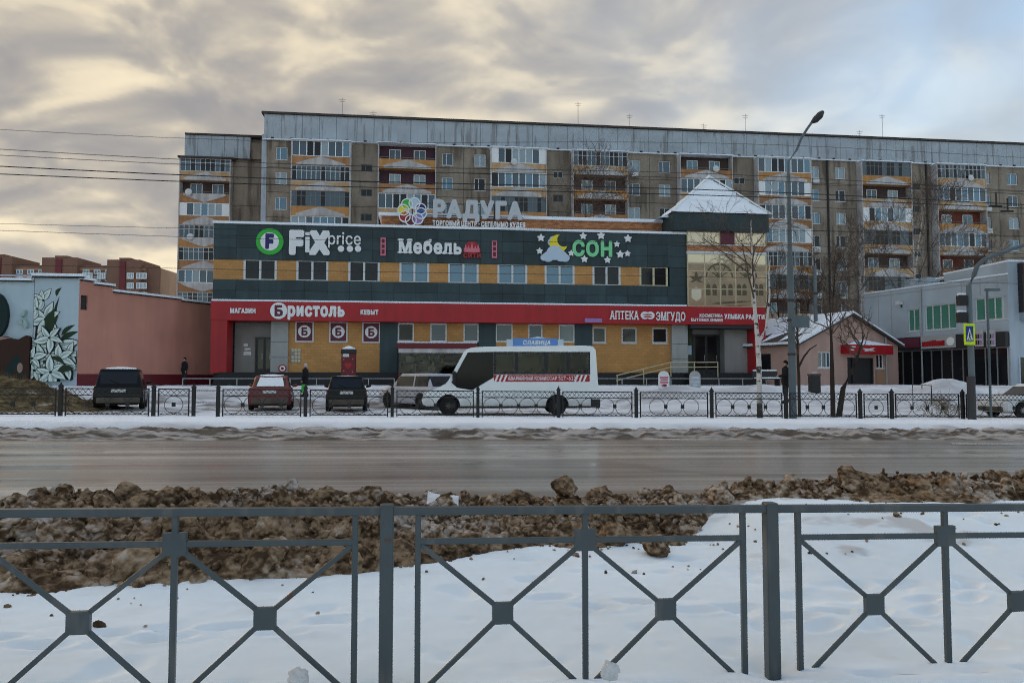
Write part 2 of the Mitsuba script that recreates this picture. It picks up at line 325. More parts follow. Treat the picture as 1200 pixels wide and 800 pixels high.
def near_z(a, b):
    z = 0.02 + 0.08 * f3(a, b, 0.55, 3, 21) + 0.025 * f3(a, b, 2.2, 3, 22) + 0.009 * f3(a, b, 9, 3, 23)
    z = z + 0.10 * np.exp(-((b - 3.55) / 0.28) ** 2) * (0.6 + 1.6 * f3(a, b, 1.6, 3, 25)) + sstep(2.6, 3.8, a) * sstep(5.4, 7.6, b) * 0.28 * (1 - sstep(8.2, 9.4, b))
    for k in range(-2, 4): z = z - 0.05 * np.exp(-((a - (-0.653 + 2.091 * k + 0.47)) ** 2 + (b - 3.94) ** 2) / 0.018)
    foot = FOOT(a, b) + np.minimum(0.0, f3(a, b, 3.2, 2, 31) + 0.17) * 0.2
    return z + foot - 0.25 * sstep(8.6, 9.5, b) + SLOPE * np.clip(a, -30, 30)
put('snow', grid(-7, 8, 2.4, 9.9, 0.03, 0.03, near_z), 'm_snow', ST, smooth=True, kind='structure')
for a0, a1, b0, b1 in ((-40, -7, -6, 9.9), (8, 40, -6, 9.9), (-7, 8, -6, 2.4)):
    put('snow', grid(a0, a1, b0, b1, 0.25, 0.25, near_z), 'm_snow', ST, smooth=True, kind='structure')
def bank_env(a, b):
    fr = front(a) + 0.5 * f3(a, b, 1.5, 5, 41)
    return sstep(0, 1.3, b - fr) * (1 - sstep(8.7, 9.75, b + 0.5 * f3(a, b, 0.8, 3, 42)))
def bank_z(a, b):
    e = bank_env(a, b)
    top = 0.15 + 0.20 * f3(a, b, 0.45, 3, 43) + 0.10 * np.exp(-((a + 1.7) / 0.7) ** 2)
    rough = -0.02 + 0.22 * np.abs(f3(a, b, 2.0, 5, 44)) + 0.16 * (0.35 - np.abs(f3(a, b, 4.2, 3, 45)) * 2.2) + 0.15 * (0.3 - np.abs(f3(a, b, 8, 4, 47)) * 2) + 0.10 * f3(a, b, 17, 3, 46)
    return near_z(a, b) * (b < 8.6) + e * top * 0.85 + np.sqrt(e) * rough + sstep(0, 0.2, e) * 0.02 - 0.13 * (1 - sstep(0.0, 0.09, e)) + (b >= 8.6) * SLOPE * a
rngb = np.random.default_rng(5)
put('snow_bank', grid(-9, 10, 4.9, 10.0, 0.03, 0.03, bank_z), 'm_bank', ST, smooth=True, kind='stuff', label='long ploughed bank of dirty brown snow between the road and the railing', cat='snow bank')
for a0, a1 in ((-40, -9), (10, 40)): put('snow_bank', grid(a0, a1, 4.9, 10.0, 0.12, 0.12, bank_z), 'm_bank', ST, smooth=True, kind='stuff', label='long ploughed bank of dirty brown snow between the road and the railing', cat='snow bank')
ICO = trimesh.creation.icosphere(2); ICO3 = trimesh.creation.icosphere(3); ICO1 = trimesh.creation.icosphere(1)
def clod(rng, r, base=ICO, squash=0.75):
    v = np.array(base.vertices); o = rng.uniform(0, 50, 3)
    k = 0.50 + 0.95 * meshkit.fbm(v * 1.6 + o, 3, 1) + 0.34 * (meshkit.noise(v * 4.5 + o, 2) - 0.5) + 0.2 * (meshkit.noise(v * 9 + o, 3) - 0.5)
    v = v * k[:, None] * r * np.array([rng.uniform(0.8, 1.3), rng.uniform(0.8, 1.2), squash])
    return v @ trimesh.transformations.random_rotation_matrix(rng.random(3))[:3, :3].T
CA, CB = rngb.uniform(-8.5, 9.5, 15000), rngb.uniform(5.0, 9.8, 15000)
CE = bank_env(CA, CB); CZ = np.where(CB < 8.6, np.maximum(bank_z(CA, CB), near_z(CA, CB)), bank_z(CA, CB)); CU = rngb.random((15000, 3))
CR = 0.018 * (1 / np.maximum(1e-3, 1 - CU[:, 1] * 0.992)) ** 0.47; CR = np.minimum(CR, 0.14) * np.where(CE < 0.1, 0.45, 1)
keep = (CU[:, 0] < (CE > 0.04) * 0.9 + 0.05 * ((CB < 9) & (front(CA) - CB < 0.8)) + 0.16 * ((CA > 3.0) & (CB > 5.6) & (CB < 8.3)) * (meshkit.noise(np.stack([CA * 1.2, CB * 2.5, CA * 0], -1), 4) > 0.55)) & ~((CA > 2.9) & (CA < 5.9) & (CB < 8.2) & (CU[:, 2] < 0.5))
protos = [[clod(rngb, 1.0, ic) for _ in range(60)] for ic in (ICO, ICO1)]
cl = MB()
for i in np.nonzero(keep)[0]:
    r = CR[i]; lv_ = 0 if r > 0.034 else 1; c, s = math.cos(i * 2.4), math.sin(i * 2.4); v = protos[lv_][i % 60]
    cl.add(np.stack([v[:, 0] * c - v[:, 1] * s, v[:, 0] * s + v[:, 1] * c, v[:, 2]], -1) * r * (0.8 + 0.4 * CU[i, 2]) + [CA[i], CB[i], CZ[i] + r * 0.25], (ICO, ICO1)[lv_].faces)
put('snow_clods', cl, 'm_bank', ST, smooth=35, kind='stuff', label='loose brown clods of frozen dirty snow strewn over the bank', cat='snow clods')
def lump(u, v, D, r, label, material='m_bank', squash=0.85, seed=1):
    rng = np.random.default_rng(seed); p = at(u, v, D); b = ICO3
    vv = clod(rng, r, b, squash) + p
    put('snow_lump', MB().add(vv, b.faces), material, smooth=True, label=label, cat='snow lump')
lump(662, 570, 8.7, 0.13, 'tall upright brown clod sticking up highest from the snow bank', seed=3)
lump(432, 583, 8.2, 0.17, 'broad rounded brown lump on the bank left of the railing post', seed=4)
lump(290, 585, 8.6, 0.12, 'small brown lump on the crest of the bank above the left railing panel', seed=6)
lump(1112, 574, 8.7, 0.15, 'pale lump of snow and dirt on the bank crest at the right', seed=8)
lump(768, 640, 6.9, 0.11, 'single brown clod on the snow edge behind the middle railing panel', seed=9)
lump(350, 795, 3.72, 0.055, 'grey icy lump on the snow at the foot of the left railing panel', 'm_off_white', seed=10)
lump(715, 786, 3.75, 0.05, 'small snow lump beside the centre bar of the middle railing panel', 'm_off_white', seed=11)
# crumpled white scrap
rng = np.random.default_rng(8); P = at(519, 586, 8.3)
a, b = np.meshgrid(np.linspace(-0.16, 0.16, 12), np.linspace(-0.09, 0.09, 8), indexing='ij')
g = grid(-0.17, 0.17, -0.09, 0.09, 0.025, 0.02, lambda a, b: 0.10 * f3(a, b, 9, 3, 7) - 0.25 * a)
put('paper_scrap', g, 'm_white_paint', place(P[0], P[1], P[2]) @ rot_about([1, 0, 0], 0.7), smooth=True, label='crumpled white scrap of packaging lying on the brown snow bank', cat='litter')

# dry grassy dirt heap at the left beyond the fence
hs, hd = ST.hit(8, 470, 31.0)[0], 31.5
def heap_z(a, b):
    z = 1.35 * np.exp(-(np.clip(np.abs(a + 18.9) - 1.9, 0, None) / 2.9) ** 2 - ((b - 32.5) / 1.7) ** 2)
    return z * (1 + 0.25 * f3(a, b, 1.2, 3, 60)) + 0.45 * f3(a, b, 2.3, 5, 61) * np.clip(z * 3, 0, 1) + 0.12 * f3(a, b, 9, 3, 62) - 0.15 * (z < 0.03) + lot_z(a, b) - 0.04
def heap_fn(p, n, uv):
    a = fb(p.x * 2.2, p.y * 2.2, p.z * 5, 4); b = fb(p.x * 7, p.y * 7, p.z * 12, 3)
    c = mx(mi.Color3f(0.055, 0.040, 0.024), mi.Color3f(0.17, 0.13, 0.07), ss(0.35, 0.68, 0.5 * a + 0.5 * b))
    return mx(c, mi.Color3f(0.5, 0.5, 0.5), ss(0.62, 0.75, 0.7 * a + 0.3 * b) * 0.5)
mat('m_heap', mikit.proc(heap_fn), 0.95, 0.1)
put('dirt_heap', grid(-28, -12.6, 29.0, 37.0, 0.07, 0.07, heap_z), 'm_heap', ST, smooth=True, label='broad heap of brown earth and dry grass in front of the mural', cat='dirt heap')
mat('m_dry_grass', (0.16, 0.12, 0.055), 0.9, 0.1)
gr = MB(); rng = np.random.default_rng(77)
GA_, GB0 = rng.uniform(-27, -14.5, 2600), rng.uniform(30, 34, 2600); GZ = heap_z(GA_, GB0)
for a, b, z in zip(GA_, GB0, GZ):
    if z < 0.7: continue
    h = rng.uniform(0.1, 0.32); l = rng.normal(0, 0.12, 2)
    gr.add([[a - 0.008, b, z - 0.02], [a + 0.008, b, z - 0.02], [a + l[0], b + l[1], z + h]], [[0, 1, 2]])
put('dry_grass', gr, 'm_dry_grass', ST, kind='stuff', label='dry straw coloured grass growing on the earth heap', cat='grass')
# ------------------------------------------------------------------ nine storey apartment block
AP = Frame(0, 83, 1, TS)
def conc_fn(p, n, uv):
    a = fb(p.x * 0.35, p.y * 0.35, p.z * 0.35, 4); b = fb(p.x * 2.2, 1.0, p.z * 0.22, 4); c = fb(p.x * 6, p.y, p.z * 6, 3)
    col = mx(mi.Color3f(0.30, 0.25, 0.20), mi.Color3f(0.185, 0.15, 0.118), ss(0.3, 0.7, 0.6 * a + 0.4 * b))
    return col * (0.86 + 0.28 * c) * (1 - 0.35 * ss(0.58, 0.75, b))
mat('m_concrete', mikit.proc(conc_fn), 0.85, 0.15)
def attic_fn(p, n, uv):
    a = fb(p.x * 0.5, 2.0, p.z * 0.6, 4); b = fb(p.x * 3.0, 1.0, p.z * 0.28, 4)
    col = mi.Color3f(0.35, 0.39, 0.425) * (0.82 + 0.36 * a)
    return mx(col, mi.Color3f(0.16, 0.15, 0.15), ss(0.57, 0.74, b) * 0.62)
mat('m_attic', mikit.proc(attic_fn), 0.7, 0.2)
mat('m_orange_render', stained((0.45, 0.225, 0.085), 0.25, 0.8, 0.25), 0.8, 0.15); mat('m_orange_pale', stained((0.44, 0.29, 0.165), 0.25, 0.8, 0.3), 0.8, 0.15); mat('m_orange_brown', stained((0.34, 0.175, 0.085), 0.25, 0.8, 0.3), 0.8, 0.15)
mat('m_ornament', stained((0.43, 0.415, 0.41), 0.3, 0.9, 0.35), 0.8, 0.15)
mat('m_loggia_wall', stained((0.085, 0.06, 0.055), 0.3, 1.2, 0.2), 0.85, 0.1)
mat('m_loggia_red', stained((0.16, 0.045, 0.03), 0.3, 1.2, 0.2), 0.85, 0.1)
mat('m_curtain_maroon', (0.085, 0.045, 0.06), 0.8, 0.1)
mat('m_wood_frame', (0.17, 0.165, 0.155), 0.7)
mat('m_roof_felt', (0.07, 0.06, 0.055), 0.9, 0.1)
FH, T0 = 2.75, 24.78
ap = thing('apartment_block', 'long nine storey apartment block with orange balconies and pale roof storey behind the shopping centre', 'apartment building')
UA = lambda u, v=195: AP.s(u, v)
S_L, S_R = AP.s(309, 200), 92.0
ZROOF, ZATT = 30.45, 27.72
put('wall_core', MB().box(S_L + 0.3, S_R, 0.45, 12, 0.8, ZROOF - 0.1), 'm_concrete', AP, ap)
put('roof', MB().box(S_L - 0.25, S_R, -0.45, 12.3, ZROOF, ZROOF + 0.22), 'm_roof_felt', AP, ap)
# attic storey: panels about 2.1 m wide
x, k = S_L, 0
rng = np.random.default_rng(11)
while x < S_R - 0.5:
    wd = 1.85 + 0.35 * (k % 3 == 1)
    put('attic_panel', B(x + 0.02, x + wd - 0.02, -0.22 - rng.uniform(0, 0.03), 0.45, ZATT + 0.02, ZROOF - 0.03), 'm_attic', AP, ap)
    if k % 1 == 0: put('roof_drain', B(x + wd / 2 - 0.14, x + wd / 2 + 0.14, -0.34, -0.2, ZATT - 0.02, ZATT + 0.16), 'm_dark', AP, ap)
    x += wd; k += 1
put('attic_ledge', MB().box(S_L - 0.05, S_R, -0.32, 0.45, ZATT - 0.10, ZATT - 0.01), 'm_snow_cap', AP, ap)

def window(parent, fr, s0, s1, z0, z1, y=0.0, mats='m_glass_mid', frame='m_white_paint', mull=(0.5,), ft=0.07, depth=0.10, sill=True, transom=None):
    f = MB()
    f.box(s0, s1, y, y + depth, z0, z0 + ft).box(s0, s1, y, y + depth, z1 - ft, z1).box(s0, s0 + ft, y, y + depth, z0 + ft, z1 - ft).box(s1 - ft, s1, y, y + depth, z0 + ft, z1 - ft)
    for m in mull:
        c = s0 + (s1 - s0) * m; f.box(c - ft * 0.45, c + ft * 0.45, y + 0.002, y + depth, z0 + ft, z1 - ft)
    w = put('window', f, frame, fr, parent)
    put('pane', B(s0 + ft, s1 - ft, y + depth * 0.5, y + depth * 0.6, z0 + ft, z1 - ft), mats, fr, w)
    if sill: put('sill', B(s0 - 0.06, s1 + 0.06, y - 0.12, y + 0.02, z0 - 0.06, z0 - 0.005), 'm_off_white', fr, w)
    return w
GL = ['m_glass_mid', 'm_glass_sky', 'm_glass_curtain', 'm_glass_dark']

def balcony(fr, parent, s0, s1, zt, style, rng, front=-1.1, flip=False, h=FH):
    """zt: level of the foot of the parapet"""
    m = MB().box(s0, s1, front, front + 0.14, zt - 0.12, zt + 0.92).box(s0, s1, front + 0.14, 0, zt - 0.12, zt + 0.06)
    b = put('balcony', m, rng.choice(['m_orange_render', 'm_orange_render', 'm_orange_pale', 'm_orange_brown']), fr, parent)
    if rng.random() < 0.16:
        dx_ = s0 + 0.5 + rng.random() * (s1 - s0 - 1); put('satellite_dish', MB().mesh(m3.Manifold.sphere(0.38, 16).scale([1, 0.25, 1]).translate([dx_, front - 0.25, zt + 1.0])).beam([dx_, front - 0.2, zt + 1.0], [dx_, front, zt + 0.8], 0.05), 'm_off_white', fr, b, smooth=30)
    for x0_, x1_ in ((s0 - 0.10, s0), (s1, s1 + 0.10)): put('side_wall', B(x0_, x1_, front - 0.05, 0, zt - 0.12, zt + h - 0.125), 'm_ornament', fr, b)
    c, hw, n = (s0 + s1) / 2, (s1 - s0) * 0.43, 12
    t = np.linspace(-1, 1, n * 2 + 1)
    prof = 0.20 + 0.80 * (1 - np.abs(t)) ** 0.9
    o = Polygon([(c + hw * a, zt - 0.11 + (0.0 if not flip else 1.02 - p)) for a, p in zip(t, prof)][::-1] + [(c + hw * a, zt - 0.11 + (p if not flip else 1.02)) for a, p in zip(t, prof)]).buffer(0)
    put('ornament', MB().prism(o, front - 0.09, front), 'm_ornament', fr, b)
    z0, z1 = zt + 0.92, zt + h - 0.125
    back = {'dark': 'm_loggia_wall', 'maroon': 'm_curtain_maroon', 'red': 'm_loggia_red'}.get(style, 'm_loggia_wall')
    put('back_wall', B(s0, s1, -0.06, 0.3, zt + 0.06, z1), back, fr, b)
    for q in (0.28, 0.72):
        cc = s0 + (s1 - s0) * q
        window(b, fr, cc - 0.65, cc + 0.65, zt + 0.95, zt + 2.25, -0.15, rng.choice(GL[:3]), 'm_white_paint', sill=False, depth=0.08) if style in ('dark', 'maroon', 'red') else None
    fy = front + 0.03
    if style in ('white', 'whitebox'):
        e0, e1 = (s0, s1) if style == 'white' else (s0 + 0.75, s1 - 0.75)
        fm = MB(); ft = 0.075
        fm.box(s0, s1, fy, fy + 0.08, z0, z0 + ft).box(s0, s1, fy, fy + 0.08, z1 - ft, z1)
        if style == 'whitebox': fm.box(s0, e0, fy, fy + 0.08, z0 + ft, z1 - ft).box(e1, s1, fy, fy + 0.08, z0 + ft, z1 - ft)
        k = int(round((e1 - e0) / 0.8)); ed = np.linspace(e0, e1, k + 1)
        for x in ed: fm.box(max(s0, x - 0.05), min(s1, x + 0.05), fy - 0.002, fy + 0.08, z0 + ft, z1 - ft)
        put('glazing_frame', fm, 'm_white_paint', fr, b)
        for a0, a1 in zip(ed[:-1], ed[1:]): put('pane', B(a0 + 0.05, a1 - 0.05, fy + 0.035, fy + 0.05, z0 + ft, z1 - ft), rng.choice(['m_glass_mid', 'm_glass_sky', 'm_glass_curtain', 'm_glass_mid', 'm_glass_dark']), fr, b)
    elif style == 'wood':
        fm = MB(); k = int(round((s1 - s0) / 0.52)); ed = np.linspace(s0, s1, k + 1)
        fm.box(s0, s1, fy, fy + 0.06, z0, z0 + 0.06).box(s0, s1, fy, fy + 0.06, z1 - 0.06, z1)
        for i, x in enumerate(ed): fm.box(max(s0, x - 0.03), min(s1, x + 0.03), fy - 0.002, fy + 0.06, z0 + 0.06, z1 - 0.06)
        zm = z0 + (z1 - z0) * 0.68; fm.box(s0 + 0.03, s1 - 0.03, fy + 0.002, fy + 0.05, zm - 0.025, zm + 0.025)
        put('glazing_frame', fm, rng.choice(['m_wood_frame', 'm_wood_frame', 'm_off_white']), fr, b)
        pm, pd = MB(), MB()
        for i in range(k): (pm if rng.random() < 0.55 else pd).box(ed[i] + 0.03, ed[i + 1] - 0.03, fy + 0.02, fy + 0.035, z0 + 0.06, z1 - 0.06)
        for q, mt in ((pm, 'm_glass_mid'), (pd, 'm_glass_dark')):
            if q.n: put('pane', q, mt, fr, b, kind='stuff')
    else:
        rl = MB().box(s0, s1, fy, fy + 0.05, z0 + 0.18, z0 + 0.23)
        for x in np.linspace(s0 + 0.2, s1 - 0.2, 5): rl.box(x - 0.02, x + 0.02, fy, fy + 0.04, z0, z0 + 0.18)
        put('hand_rail', rl, 'm_wood_frame', fr, b)
    return b

def wall_bay(fr, parent, s0, s1, zlo, zhi, wins, y0=0.0, th=0.45, m='m_concrete', gap=0.025, name='wall_panel', **kw):
    """one concrete panel of one storey with its window holes; wins: (s0, s1, z0, z1)"""
    p = sbox(s0 + gap, zlo + gap, s1 - gap, zhi - gap)
    for a, b, c, d in wins: p = p.difference(sbox(a, c, b, d))
    put(name, MB().prism(p, y0, y0 + th), m, fr, parent)

BAL = [((343, 412), ['white', 'wood', 'wood', 'white']), ((443.5, 511), ['maroon', 'maroon', 'white', 'dark']), ((574, 639), ['whitebox', 'white', 'wood', 'white']),
       ((669, 733), ['wood', 'dark', 'dark', 'wood']), ((793, 854), ['dark', 'white', 'white', 'wood']), ((883, 945), ['white', 'whitebox', 'white', 'whitebox', 'wood', 'wood', 'dark', 'white', 'dark']),
       ((1003, 1061), ['wood', 'dark', 'whitebox', 'wood', 'dark', 'wood', 'dark', 'white', 'wood']), ((1090, 1147), ['wood', 'white', 'red', 'white', 'red', 'wood', 'dark', 'white', 'wood']),
       ((1216, 1270), ['white', 'wood', 'dark', 'white', 'whitebox', 'wood', 'dark', 'white', 'wood'])]
WIN = [((323, 336.5), 0), ((423, 436.5), 1), ((518, 531), 0), ((556, 569), 0), ((648, 660), 1), ((736, 750), 0), ((772, 785.5), 0), ((860, 873), 1), ((948.5, 960), 0), ((978.5, 990.5), 0), ((1065, 1077.5), 1), ((1150, 1159.5), 0), ((1180, 1192), 0)]
rng = np.random.default_rng(3); pr = random.Random(4)
bal = [(UA(a), UA(b), st) for (a, b), st in BAL]
win = [(UA(a), UA(b), k) for (a, b), k in WIN]
edges = [S_L] + [e for a, b, _ in bal for e in (a, b)] + [S_R]
for k in range(9):
    zt = T0 - FH * k
    for i in range(0, len(edges), 2):                           # plain bays between the balconies
        e0, e1 = edges[i], edges[i + 1]
        if k > 4 and e1 < UA(860): continue                     # nothing of these storeys shows behind the shopping centre
        inside = [w for w in win if e0 < w[0] < e1]; stair = [w for w in inside if w[2]]
        off = -1.35 if stair else 0.0
        zl, zh = zt - 0.12 + off, zt + FH - 0.12 + off
        if k == 0: zh = ZATT - 0.1
        hw = []
        for w in inside:
            if w[2]: hw.append((w[0], w[1], zt + off + 1.05, zt + off + 1.85))
            else: hw.append((w[0], w[1], zt + 0.72, zt + 2.12))
        # split a wide bay at a vertical joint between its two windows
        cuts = [e0] + ([(inside[0][1] + inside[1][0]) / 2] if len(inside) == 2 else []) + [e1]
        for c0, c1 in zip(cuts[:-1], cuts[1:]): wall_bay(AP, ap, c0, c1, zl, zh, [h for h in hw if c0 < h[0] < c1])
        for h, w in zip(hw, inside):
            window(ap, AP, *h, 0.12, pr.choice(GL) if not w[2] else 'm_glass_dark', 'm_white_paint' if not w[2] else pr.choice(['m_off_white', 'm_wood_frame']), (0.38,) if pr.random() < 0.5 else (0.5,), sill=not w[2])
            if not w[2] and pr.random() < 0.22: put('air_conditioner', B((h[0] + h[1]) / 2 - 0.4, (h[0] + h[1]) / 2 + 0.4, -0.38, -0.02, h[2] - 0.68, h[2] - 0.13), 'm_off_white', AP, ap)
    for a, b, st in bal:
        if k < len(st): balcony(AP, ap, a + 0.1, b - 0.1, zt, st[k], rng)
    for a, b, st in bal:
        if k == 0: put('balcony_roof', B(a - 0.05, b + 0.05, -1.3, 0, T0 + FH - 0.12, T0 + FH - 0.02), 'm_snow_cap', AP, ap)
# expansion joint and drain pipes
for u in (969, 1084.5): put('drain_pipe', MB().tube([[UA(u), -0.12, 2], [UA(u), -0.12, ZATT + 2.5]], 0.11, 6), 'm_dark', AP, ap)
put('drain_pipe', MB().box(S_L - 0.22, S_L + 0.30, -0.12, 0.4, 6, ZATT + 0.5), 'm_attic', AP, ap, label='pale vertical joint strip at the corner of the block')
# left wing, set back
AW = Frame(0, 87.5, 1, TS)
wing = thing('apartment_wing', 'set back left wing of the apartment block with a single column of balconies', 'apartment building')
w0, w1 = AW.s(213, 250), AW.s(312, 220)
ZW = AW.z(217, 158.5); ZWA = AW.z(217, 184.5)
put('wall_core', MB().box(w0 + 0.55, w1, 0.4, 9, 0.8, ZW - 0.1), 'm_concrete', AW, wing)
put('roof', MB().box(w0 + 0.25, w1 + 1, -0.35, 9.2, ZW, ZW + 0.2), 'm_roof_felt', AW, wing)
b0, b1 = AW.s(213.5, 220), AW.s(273, 220)
xs = np.linspace(AW.s(217, 170), AW.s(294, 170), 6)
for a, b in zip(xs[:-1], xs[1:]): put('attic_panel', B(a + 0.02, b - 0.02, -0.2, 0.4, ZWA + 0.05, ZW - 0.02), 'm_attic', AW, wing)
put('attic_panel', B(xs[-1] + 0.02, w1, -0.05, 0.4, ZWA + 0.05, ZW - 0.6), 'm_concrete', AW, wing)
hW = (AW.z(243, 213) - AW.z(243, 316)) / 4
for k, st in enumerate(['wood', 'dark', 'whitebox', 'wood', 'wood', 'white', 'wood', 'dark', 'wood']):
    zt = AW.z(243, 213.5) - hW * k
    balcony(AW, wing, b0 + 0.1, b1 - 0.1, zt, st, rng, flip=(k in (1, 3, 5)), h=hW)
    wall_bay(AW, wing, b1, w1, zt - 0.1, zt + hW - 0.1, [], y0=-0.02, th=0.42)
put('balcony_roof', B(b0 - 0.15, b1 + 0.3, -1.4, 0, AW.z(243, 213.5) + hW - 0.12, AW.z(243, 213.5) + hW + 0.06), 'm_roof_felt', AW, wing)
# roof aerials
for i, (u, h, lab) in enumerate([(396, 2.4, 'thin roof aerial nearest the left end of the apartment block'), (434, 1.0, 'short roof aerial second from the left on the apartment block'), (686, 3.2, 'tall roof aerial standing above the middle of the apartment block'),
        (749, 2.0, 'thin roof aerial just right of the tall middle one'), (840, 1.2, 'short roof aerial above the snowy tower roof'), (891, 2.6, 'tall roof aerial left of the street lamp head'), (1030, 1.2, 'short forked roof aerial right of the street lamp'), (1058, 3.4, 'tallest roof aerial at the right of the apartment block')]):
    s = AP.s(u, 150); m = MB().tube([[s, 4, ZROOF + 0.2], [s, 4, ZROOF + 0.2 + h + 1.1]], 0.022, 5)
    for q in range(2 if h > 1.5 else 3): m.tube([[s - 0.4 + 0.1 * q, 4, ZROOF + h + 1.1 - 0.25 * q], [s + 0.4 - 0.1 * q, 4, ZROOF + h + 1.1 - 0.25 * q]], 0.02, 4)
    put('roof_aerial', m, 'm_dark_metal', AP, label=lab, cat='aerial', group='aerials on the apartment block roof')
# ------------------------------------------------------------------ shopping centre
ML = Frame(0, 52, 1, TS)
US = lambda u, v=330, d=0.0: ML.s(u, v, d)
UZ = lambda u, v, d=0.0: ML.z(u, v, d)
mat('m_clad', stained((0.024, 0.042, 0.047), 0.3, 0.9, 0.3), 0.5, 0.3)
mat('m_clad_pale', stained((0.033, 0.057, 0.064), 0.3, 0.9, 0.3), 0.5, 0.3)
mat('m_grey_panel', stained((0.30, 0.31, 0.30), 0.15, 0.8, 0.15), 0.55)
mat('m_wall_grey', stained((0.25, 0.24, 0.23), 0.2, 0.8, 0.15), 0.6)
def tile_fn(p, n, uv):
    s = (p.x + TS * p.y) / NS; a, b = s / 0.42, p.z / 0.21
    row = dr.floor(b); a = a + 0.5 * (row - 2 * dr.floor(row / 2)); fa, fb_ = a - dr.floor(a), b - dr.floor(b)
    joint = dr.maximum(ss(0.95, 0.99, dr.maximum(fa, 1 - fa)), ss(0.91, 0.97, dr.maximum(fb_, 1 - fb_)))
    c = mi.Color3f(0.46, 0.235, 0.08) * (0.92 + 0.16 * mikit.cell_rand(dr.floor(a), row, 3)) * (0.8 + 0.4 * fb(p.x * 0.8, p.y, p.z * 0.8, 3))
    return mx(c, mi.Color3f(0.25, 0.14, 0.06), joint * 0.45)
mat('m_tile', mikit.proc(tile_fn), 0.6, 0.25)
def brick_fn(p, n, uv):
    s = (p.x + TS * p.y) / NS; a, b = s / 0.26, p.z / 0.085
    row = dr.floor(b); a = a + 0.5 * (row - 2 * dr.floor(row / 2)); fa, fb_ = a - dr.floor(a), b - dr.floor(b)
    joint = dr.maximum(ss(0.93, 0.99, dr.maximum(fa, 1 - fa)), ss(0.86, 0.95, dr.maximum(fb_, 1 - fb_)))
    c = mi.Color3f(0.37, 0.155, 0.065) * (0.65 + 0.7 * mikit.cell_rand(dr.floor(a), row, 5)) * (0.75 + 0.5 * fb(p.x * 0.9, p.y, p.z * 0.9, 3))
    return mx(c, mi.Color3f(0.25, 0.19, 0.14), joint * 0.6)
mat('m_brick', mikit.proc(brick_fn), 0.8, 0.15)
mat('m_plinth', stained((0.012, 0.012, 0.013), 0.3, 1.0, 0.2), 0.6)
mat('m_red_fascia', stained((0.34, 0.005, 0.012), 0.16, 0.7, 0.22), 0.4)
mat('m_mirror_beige', (0.60, 0.49, 0.34), 0.03, 0.5, 0.5)
ZT, ZB, ZR, ZF1, ZF0, ZP, ZG = 12.08, 9.66, 8.30, 6.80, 5.45, 2.05, 1.05
mall = thing('shopping_centre', 'two storey shopping centre with dark cladding bands, ochre brick and a long red fascia', 'shopping centre')
a0, a1 = US(250, 300), US(805.5, 300)
aR = US(899, 372)
put('wall_core', B(a0 + 0.02, aR - 0.3, 1.3, 15, 0.8, ZF1 - 0.05), 'm_clad', ML, mall); put('wall_core', B(a0 + 0.02, a1 + 0.5, 0.32, 15, ZF1 - 0.045, ZT - 0.1), 'm_clad', ML, mall)
put('roof_snow', MB().box(a0 - 0.05, a1 + 0.05, -0.12, 15.1, ZT, ZT + 0.16), 'm_snow_cap', ML, mall)
rng = np.random.default_rng(8)
def clad_band(z0, z1, rows, wd, s0=a0, s1=a1, y=0.0, mats=('m_clad', 'm_clad_pale')):
    ed = np.linspace(s0, s1, int(round((s1 - s0) / wd)) + 1); ez = np.linspace(z0, z1, rows + 1)
    for i in range(len(ed) - 1):
        for j in range(rows):
            q = rng.uniform(0, 0.008)
            put('cladding_panel', B(ed[i] + 0.008, ed[i + 1] - 0.008, y - q, y + 0.3, ez[j] + 0.008, ez[j + 1] - 0.008), rng.choice(mats), ML, mall)
clad_band(ZB, ZT - 0.01, 3, 1.5); clad_band(ZF1 + 0.02, ZR, 2, 1.5)
put('cladding_end', B(US(785, 320), a1, 0.03, 0.30, ZR + 0.005, ZB - 0.005), 'm_clad', ML, mall)
# ribbon of windows
pairs = [(285, 324), (347, 384.5), (408, 445), (468, 503), (525, 561), (583, 618), (638.5, 673.5), (694.5, 727.5), (749.5, 783)]
last = a0
for i, (u0, u1) in enumerate(pairs):
    s0, s1 = US(u0, 316), US(u1, 321)
    put('brick_pier', B(last + 0.004, s0, 0.08, 0.31, ZR + 0.004, ZB - 0.004), 'm_tile', ML, mall)
    g = ['m_glass_dark', 'm_glass_dark', 'm_glass_dark', 'm_glass_sky', 'm_glass_sky', 'm_glass_sky', 'm_glass_sky', 'm_glass_dark', 'm_glass_dark'][i]
    f = MB()
    for c in (s0 + 0.07, (s0 + s1) / 2, s1 - 0.07): f.box(c - 0.07, c + 0.07, 0.06, 0.2, ZR + 0.06, ZB - 0.02)
    f.box(s0, s1, 0.1, 0.2, ZB - 0.05, ZB - 0.005).box(s0, s1, 0.06, 0.2, ZR + 0.005, ZR + 0.06)
    w = put('window', f, 'm_off_white' if i < 8 else 'm_cream_metal', ML, mall)
    c = (s0 + s1) / 2
    for p0, p1 in ((s0 + 0.14, c - 0.07), (c + 0.07, s1 - 0.14)): put('pane', B(p0, p1, 0.14, 0.16, ZR + 0.06, ZB - 0.09), g, ML, w)
    last = s1
# set back brick storey behind the parapet
c0, c1 = US(447, 262, 2.0), US(801, 266, 2.0)
ZS = UZ(700, 259.5, 2.0)
put('upper_wall', B(c0, c1, 2.0, 13, ZT - 0.1, ZS), 'm_brick', ML, mall)
put('roof_snow', B(c0 - 0.2, c1 + 0.2, 1.75, 13.2, ZS + 0.003, ZS + 0.22), 'm_snow_cap', ML, mall)
